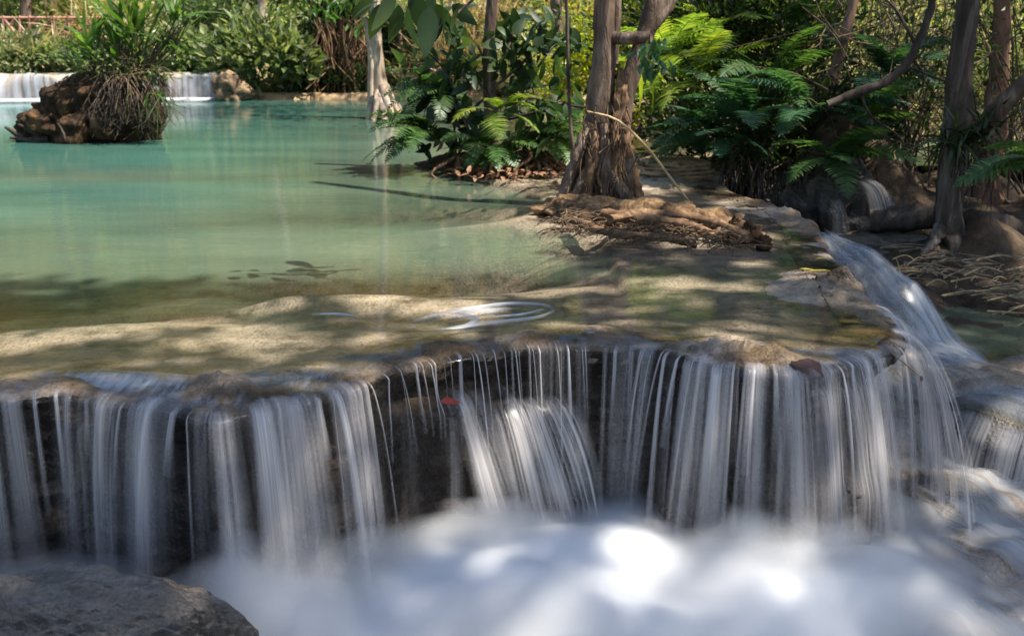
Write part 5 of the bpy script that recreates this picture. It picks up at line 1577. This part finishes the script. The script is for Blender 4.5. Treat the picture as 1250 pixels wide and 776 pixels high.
    leafy('dark leafy shrub leaning in from the right edge behind the big trunk', 'shrub', 'shrub', (4.9, 9.2, -.1), 'bushdark', 72, (*atY(1235, 60, 9.2), .9, .5, .9), 700, .085, 20, 24, .4, 1, clump_r=.4)
    leafy('loose shrub with small dark leaves between the dead branch and the big trunk', 'shrub', 'shrub', (3.9, 9.8, -.1), 'bushdark', 73, (*atY(1110, 120, 9.8), .8, .5, .9), 800, .075, 20, 24, .4, 1, clump_r=.4)
    leafy('airy shrub with tiny pale leaves in the gap right of the dead branch', 'shrub', 'shrub', (3.9, 10.6, 0), 'mixed', 78, (*atY(1120, 70, 10.8), 1.1, .6, 1.1), 2600, .06, 40, 40, .5, 1, clump_r=.3, stemmat='twig')
    leafy('thin yellow green shrub between the two right trunks and the right edge', 'shrub', 'shrub', (5.2, 10.6, 0), 'bush', 79, (*atY(1225, 120, 10.8), .6, .5, 1.0), 1300, .065, 26, 26, .5, 1, clump_r=.3, stemmat='twig')
    # sunlit thicket behind
    leafy('pale sunlit thicket of dry leaves seen through the right trees', 'thicket', 'bush', (6.5, 15.5, .4), 'mixed', 74, (*atY(1150, 90, 15.5), 3.2, 1.2, 2.2), 17000, .11, 60, 90, .4, 1, clump_r=.22)
    leafy('green sunlit bush at the far right behind the trunks', 'bush', 'bush', (8.2, 14.0, .4), 'bush', 75, (*atY(1245, 110, 14.0), 1.6, .8, 1.4), 4500, .11, 20, 40, .4, 1, clump_r=.3)
    leafy('low dry brush around the pond on the right', 'brush', 'bush', (5.2, 13.2, .1), 'dry', 76, (*atY(1120, 190, 13.4), 2.0, .5, .5), 4000, .12, 30, 40, .16, 1, clump_r=.3)
    # heap of dry reeds on the bank
    def bank(px, py):
        d = ray(px, py); t = np.linspace(3, 14, 900); Pt = np.array([0, 0, H]) + d[None] * t[:, None]
        g = np.maximum(ground_z(Pt[:, 0], Pt[:, 1]), bed_low(Pt[:, 0], Pt[:, 1])); k = np.argmax(Pt[:, 2] < np.maximum(g, -.60)); return Pt[k]
    for k in range(90):
        x0 = rg.uniform(1095, 1270); f = (x0 - 1095) / 175
        y0 = rg.uniform(312 + 20 * f, 345 + 62 * f)
        a = bank(x0, y0); a[2] += rg.uniform(.015, .14)
        ang = rg.normal(-.25, .6); l = rg.uniform(.12, .55)
        d = np.array([math.cos(ang), -math.sin(ang) * .6, rg.normal(0, .08)]) * l
        mb = MB(); tube(mb, [a - d * .5, a + np.r_[0, 0, rg.uniform(.0, .05)], a + d * .5], [.006 * rg.uniform(.6, 1.5), .004], 5, n=7, wob=.1)
        o = mb.build('dry_twig', M['twig' if rg.random() < .6 else 'straw'], loc=a)
        tag(o, 'dry twig lying in the heap along the right bank', 'twig', 'dry twigs heaped on the right bank')
    for lab, q, rd in (('long thin dry reed leaning against the foot of the big trunk', [(1108, 258, .7), (1140, 300, .2), (1165, 335, -.1)], .011), ('pale bent reed curving over the twig heap to the right edge', [(1178, 322, .0), (1205, 318, -.1), (1235, 330, -.3), (1265, 345, -.5)], .012),
                       ('thick brown stick across the twig heap by the green water', [(1105, 315, .2), (1130, 327, .0), (1150, 336, -.1)], .018), ('short upright mossy stick standing in the green water', [(1132, 338, -.45), (1132, 320, -.45)], .013)):
        mb = MB(); tube(mb, [p(*a) for a in q], [rd, rd * .8], 7, wob=.12); tag(mb.build('reed' if 'reed' in lab else 'stick', M['straw' if 'reed' in lab else 'root']), lab, 'reed' if 'reed' in lab else 'stick')
    mb = MB(); blob(mb, bank(1075, 300) + np.r_[0, 0, -.05], (.55, .5, .16), 33., 36, 60, .3, 2.5); tag(mb.build('rock', M['darkrock']), 'low dark rock below the little fall beside the green side pool', 'rock')
    mb = MB(); tree_tube(mb, [p(1062, 268, .4), p(1110, 266, .3), p(1160, 268, .25), p(1215, 275, .3), p(1265, 285, .3)], [.09, .10, .09, .11, .08], 12, .25, .05, 6.); tag(mb.build('log', M['darkbark']), 'dark fallen log lying along the bank behind the big trunk', 'log')


# ------------------------------------------------------------------ far bank
def build_far_bank():
    rg = np.random.default_rng(81)
    g = lambda px, py, Y: atY(px, py, Y)
    B = [  # label, px, py, Y, rx, ry, rz, n, leaf, mat, aspect
        ('pale green leafy bush right above the far broad waterfall', 22, 70, 21.9, .75, .5, .42, 2200, .15, 'bushpale', .45, 'bush'),
        ('small mixed green bush behind the stump on the far bank', 95, 75, 22.2, .8, .5, .45, 2000, .13, 'bush', .42, 'bush'),
        ('light green bush above the small far waterfall', 235, 66, 22.2, 1.0, .6, .55, 3400, .15, 'bush', .42, 'bush'),
        ('big green bush with broad leaves hanging over the far shore', 325, 80, 21.0, 1.15, .7, .85, 3600, .22, 'bush', .5, 'bush'),
        ('pale leafy bush behind the big green bush', 285, 25, 23.5, 1.3, .7, .9, 3600, .16, 'bushpale', .42, 'bush'),
        ('dark bush in the hollow behind the pale tree', 420, 60, 22.0, .85, .5, 1.2, 4600, .16, 'bushdark', .42, 'bush'),  # leaves coloured dark to give the hollow its shade
        ('dark leafy bush right of the pale tree on the far shore', 480, 75, 22.0, .7, .5, .9, 2400, .14, 'bushdark', .42, 'bush'),
        ('grey green bush low on the far shore right of the pale tree', 520, 95, 21.6, .6, .4, .5, 1500, .16, 'bushpale', .3, 'bush'),
        ('light green foliage at the top left beyond the railing', 150, 18, 26.6, 1.9, .8, 1.0, 4200, .16, 'bush', .42, 'bush'),
        ('green foliage above the hollow of dry roots', 365, 10, 24.5, 1.4, .8, .9, 3800, .18, 'bush', .42, 'bush'),
        ('dark undergrowth at the foot of the hollow of dry roots', 420, 105, 21.2, 1.0, .4, .35, 2000, .13, 'bushdark', .42, 'bush'),
        ('pale dry bush behind the islet shrub on the far shore', 640, 85, 20.6, 1.1, .6, .7, 2400, .15, 'mixed', .25, 'bush')]
    for k, (lab, px, py, Y, rx, ry, rz, n, ls, mt, asp, nm) in enumerate(B):
        c = g(px, py, Y); leafy(lab, nm, 'bush', (c[0], Y, c[2] - rz), mt, 300 + k, (*c, rx, ry, rz), int(n * 1.2), ls, 14, 30, asp, 1, .3, clump_r=.17)
    G = [('feathery straw coloured grass clump on the hillside right of the pale tree', 550, 100, 22.0, 420, 1.5), ('tall dry grass clump left of the overgrown stump', 62, 82, 22.4, 170, 1.0), ('pale grass tuft at the top between the pale tree and the shrub', 525, 62, 25.0, 240, 1.3),
         ('dry grass tuft high on the hillside behind the slim trunk', 640, 50, 25.5, 260, 1.3), ('straw coloured grass tuft behind the yellow bush', 690, 50, 24.5, 260, 1.4), ('feathery pale grass clump low on the shore behind the islet ferns', 590, 110, 21.6, 380, 1.3), ('wide tuft of straw grass in the middle of the hillside', 585, 55, 23.5, 380, 1.5),
         ('dry grass tuft at the foot of the leaning dead tree', 505, 112, 21.5, 200, .8), ('tall pale grass clump behind the railing end', 110, 50, 24.0, 260, 1.2)]
    for k, (lab, px, py, Y, n, L) in enumerate(G):
        b = g(px, py, Y); t = thing('grass_clump', lab, 'grass', tuple(b)); mb = MB(); blades(mb, b, n, L, .04, rg, .30, (.5, 1.5), .55); part(mb, 'blades', M['dry'], t, smooth=False)
    # hollow with dry roots
    t = thing('dry_roots', 'brown tangle of dry roots hanging in the dark hollow left of the pale tree', 'roots', tuple(g(412, 110, 21.2)))
    mb = MB()
    for k in range(340):
        px = rg.normal(415, 18); a = g(px, rg.uniform(18, 75), 21.4 + rg.normal(0, .25)); l = rg.uniform(.5, 1.3)
        tube(mb, [a, a + np.r_[rg.normal(0, .12, 2), -l * .5], a + np.r_[rg.normal(0, .22, 2), -l]], [.018, .010], 4, n=6)
    part(mb, 'fibres', M['root'], t)
    # standing trunks on the far bank
    T = [('thin pale trunk standing on the far bank above the big bush', [(312, 60), (318, 20), (324, -30)], 22.6, .09, 'palebark'), ('brown trunk at the top left behind the railing', [(34, 22), (32, 0), (31, -40)], 23.8, .13, 'bark'), ('brown broken trunk at the far left above the grass', [(62, 20), (60, 0), (58, -30)], 24.4, .22, 'vine'),
         ('leaning thin dead tree right of the pale tree', [(494, 105), (490, 60), (484, 25), (478, -20)], 21.8, .05, 'vine'), ('pair of thin dead stems crossing right of the pale tree', [(492, 85), (502, 62), (512, 45)], 21.7, .035, 'palebark'), ('brown trunk on the hillside between shrub and forked tree', [(683, 60), (680, 20), (677, -30)], 19.5, .11, 'bark'),
         ('slim trunk far behind the ferns at the top', [(872, 40), (873, 10), (872, -30)], 14.5, .07, 'bark')]
    for lab, q, Y, rd, mt in T:
        r = thing('tree', lab, 'tree', tuple(g(*q[0], Y)))
        pts = [g(a, c, Y) for a, c in q]; e = pts[-1]
        mb = MB(); tree_tube(mb, pts + [e + np.array([.1, .2, 2.2])], [rd * 1.2, rd, rd * .9, rd * .6], 12, .15, 0, rd * 40); part(mb, 'trunk', M[mt], r)
        if rd > .06:
            mb = MB(); n = 1500; leaves(mb, e + np.array([.1, .2, 2.8]) + rg.normal(0, 1, (n, 3)) * np.array([.9, .8, .8]), rand_dirs(rg, n), .2, .09, rg, 1); part(mb, 'crown', M['bush'], r, smooth=False)
    # railing
    Y = 23.3; r = thing('railing', 'reddish wooden railing with crossed braces at the top left', 'railing', tuple(g(30, 45, Y)))
    def bar(nm, a, b, w):
        mb = MB(); tube(mb, [g(*a, Y), g(*b, Y)], [w, w], 4, n=2); part(mb, nm, M['paint'], r, smooth=False)
    bar('rail', (-20, 46), (130, 46), .035); bar('rail', (-20, 22), (130, 22), .03)
    for a, b in (((6, 44), (18, 22)), ((26, 44), (47, 22)), ((6, 24), (22, 45)), ((44, 45), (62, 24)), ((86, 48), (105, 30)), ((70, 46), (84, 24)), ((96, 46), (112, 24))):
        bar('brace', a, b, .035)
    for x in (4, 24, 36, 66, 84, 106):
        bar('post', (x, 47), (x, 20), .035)
    # hillside brush as one mass, and the wood above it
    mb = MB(); n = 60000
    X = rg.uniform(-17, 15, n); Yy = 22.5 + 1.3 * (X < -9.0) + rg.random(n) ** 1.5 * 16; Z = ground_z(X, Yy) + rg.gamma(1.6, .28, n)
    keep = fbm(X * .8, Yy * .8, 3., 3) > -.45
    Pn = np.stack([X, Yy, Z], -1)[keep]
    mixn = fbm(Pn[:, 0] * .45, Pn[:, 1] * .45, 8., 2) > .05
    D = rand_dirs(rg, len(Pn), .6)
    leaves(mb, Pn[mixn], D[mixn], rg.uniform(.14, .3, mixn.sum()), .06, rg, 1)
    tag(mb.build('undergrowth', M['mixed'], smooth=False), kind='stuff')
    mb = MB(); leaves(mb, Pn[~mixn], D[~mixn], rg.uniform(.12, .24, (~mixn).sum()), .10, rg, 1)
    tag(mb.build('undergrowth', M['bush'], smooth=False), kind='stuff')
    mb = MB(); n = 60000
    c = np.stack([rg.uniform(-24, 24, 150), rg.uniform(25, 42, 150), np.zeros(150)], -1)
    c[:, 2] = ground_z(c[:, 0], c[:, 1]) + rg.uniform(1.0, 5.5, 150)
    k = rg.integers(0, 150, n)
    P = c[k] + rg.normal(0, 1, (n, 3)) * np.array([1.1, .8, .8])
    leaves(mb, P, rand_dirs(rg, n), rg.uniform(.22, .42, n), .2, rg, 1)
    tag(mb.build('forest', M['farwood'], smooth=False), kind='stuff')


def build_small():
    rg = np.random.default_rng(91)
    for k, (px, py, L, W, mt, ang, z, lab) in enumerate(((995, 316, .11, .03, 'yleaf', .1, .025, 'upper yellow fallen leaf on the wet rim rock'), (985, 331, .16, .03, 'yleaf', .15, .03, 'long yellow fallen leaf lying on the rim'), (1026, 299, .06, .04, 'yleaf', 1.2, .03, 'small yellow leaf at the head of the side cascade'),
                                                         (975, 328, .10, .025, 'yleaf', -.3, .028, 'short yellow leaf partly under the long yellow leaf'))):
        mb = MB(); b = at(px, py, z); leaves(mb, b, np.array([math.cos(ang), math.sin(ang), .05]), L, W, rg, 2, .1, 1.0)
        tag(mb.build('leaf', M[mt], smooth=False, loc=b), lab, 'leaf')
    s = sp(985); b = outline_pos(np.array(s), -.03, .0)
    mb = MB(); X, Q = np.meshgrid(np.linspace(-1, 1, 17), np.linspace(0, 1, 17), indexing='ij')
    o = -.06 + .10 * Q; z = .022 - .10 * np.clip(Q - .35, 0, 1) ** 1.3 + .012 * np.cos(X * 3)
    w = .075 * (1 - .75 * np.abs(Q - .45) ** 1.5)
    B0 = outline_pos(s + X * w, np.minimum(o, 0), 0.0); z = bed(B0[..., 0], B0[..., 1], np.abs(np.minimum(o, 0))) + .010 - .9 * np.clip(o - .0, 0, 1) ** 1.0
    P = outline_pos(s + X * w, o, z); mb.add(P.reshape(-1, 3), grid_quads(17, 17))
    ob = mb.build('leaf', M['rleaf']); ob.modifiers.new('s', 'SOLIDIFY').thickness = .002
    tag(ob, 'large dark red wet leaf bent over the lip near the right corner', 'leaf')
    mb = MB(); c = atY(552, 490, PO(sp(552))[1] - .21); leaves(mb, c - np.r_[.05, 0, 0], np.array([1, -.2, .15]), .09, .045, rg, 2, .1, .6)
    ob = mb.build('leaf', M['redleaf'], smooth=False); ob.modifiers.new('s', 'SOLIDIFY').thickness = .003
    tag(ob, 'small red leaf stuck on the ledge above the central white fan of water', 'leaf')
    mb = MB(); tube(mb, [atY(1083, 425, 3.93), atY(1100, 440, 3.88), atY(1122, 458, 3.84)], [.003, .004, .003], 5)
    tag(mb.build('twig', M['twig']), 'thin pale twig caught at the right corner of the lip', 'twig')
    mb = MB(); c = atY(1124, 458, 3.84); leaves(mb, c, np.array([.3, 0, -1]), .03, .018, rg, 2)
    tag(mb.build('leaf', M['brownleaf'], smooth=False), 'tiny brown leaf at the end of the pale corner twig', 'leaf')
    mb = MB(); a = at(956, 293, .02); tube(mb, [a, a + np.r_[.06, .03, .01]], [.008, .006], 5); tag(mb.build('twig', M['darkbark']), 'small dark twig on the wet terrace right of the root mound', 'twig')
# ------------------------------------------------------------------ assemble
make_ground_mat()
M['farfall'] = waterfall_mat('far_falling_water', (.70, .72, .76), su=9, sv=.5, lo=.44, hi=.64, base=.0)
M['ripple'] = waterfall_mat('ripple_sky_sheen', (.82, .87, .93), su=60, sv=9, lo=.3, hi=.62, base=.28, gl=.3)  # bright sky reflection put into the strips' colour
build_ground(); build_terrace(); build_pool_water(); build_low(); build_chute()
build_falls(); build_swirl(); build_foam(); build_far_falls()
C, size, rgc = build_crowns()
tops = np.array([[1.05, 7.8, 6], [4.2, 8.2, 6], [4.8, 9.4, 6], [4., 11., 6]])
own = np.argmin(((C[:, None, :2] - tops[None, :, :2]) ** 2).sum(2) + np.array([0, 0, 1.5, 0])[None], 1)
grp = [(C[own == k], size[own == k], rgc) for k in range(4)]
build_forked_tree(*grp[0]); build_islet(); build_stump(); build_pale_tree()
build_fern_bank(); build_right_trees(grp[1:]); build_far_bank(); build_small()

# ------------------------------------------------------------------ camera, light, world
cd = bpy.data.cameras.new('camera'); cam = bpy.data.objects.new('camera', cd); COL.objects.link(cam)
cam.location = (0, 0, H); cam.rotation_euler = (math.pi / 2 - PITCH, 0, 0)
cd.sensor_width = 36; cd.lens = 36 * FPX / 1250; cd.clip_start = .05; cd.clip_end = 500
cd.dof.use_dof = True; cd.dof.focus_distance = 4.4; cd.dof.aperture_fstop = 4.0
scene.camera = cam
sl = bpy.data.lights.new('sun', 'SUN'); sl.energy = 5.0; sl.angle = R(.7); sl.color = (1, .93, .82)
so = bpy.data.objects.new('sun', sl); COL.objects.link(so)
so.rotation_euler = Vector(SUN).to_track_quat('Z', 'Y').to_euler(); so.location = (0, 0, 30)
w = bpy.data.worlds.new('World'); scene.world = w; w.use_nodes = True
nt = w.node_tree; nt.nodes.clear()
sk = nt.nodes.new('ShaderNodeTexSky'); sk.sky_type = 'NISHITA'; sk.sun_disc = False
sk.sun_elevation = SUN_EL; sk.sun_rotation = math.atan2(SUN[0], SUN[1])
bg = nt.nodes.new('ShaderNodeBackground'); bg.inputs['Strength'].default_value = .10
wo = nt.nodes.new('ShaderNodeOutputWorld')
nt.links.new(sk.outputs[0], bg.inputs[0]); nt.links.new(bg.outputs[0], wo.inputs[0])
scene.view_settings.view_transform = 'Standard'; scene.view_settings.look = 'None'
scene.view_settings.exposure = 1.22; scene.view_settings.gamma = 1
scene.render.engine = 'CYCLES'
cy = scene.cycles
cy.max_bounces = 6; cy.diffuse_bounces = 3; cy.glossy_bounces = 3; cy.transmission_bounces = 4; cy.transparent_max_bounces = 40
cy.volume_bounces = 3; cy.volume_step_rate = .6; cy.volume_max_steps = 128
cy.use_denoising = True
cy.caustics_reflective = False; cy.caustics_refractive = False
cy.sample_clamp_indirect = 4
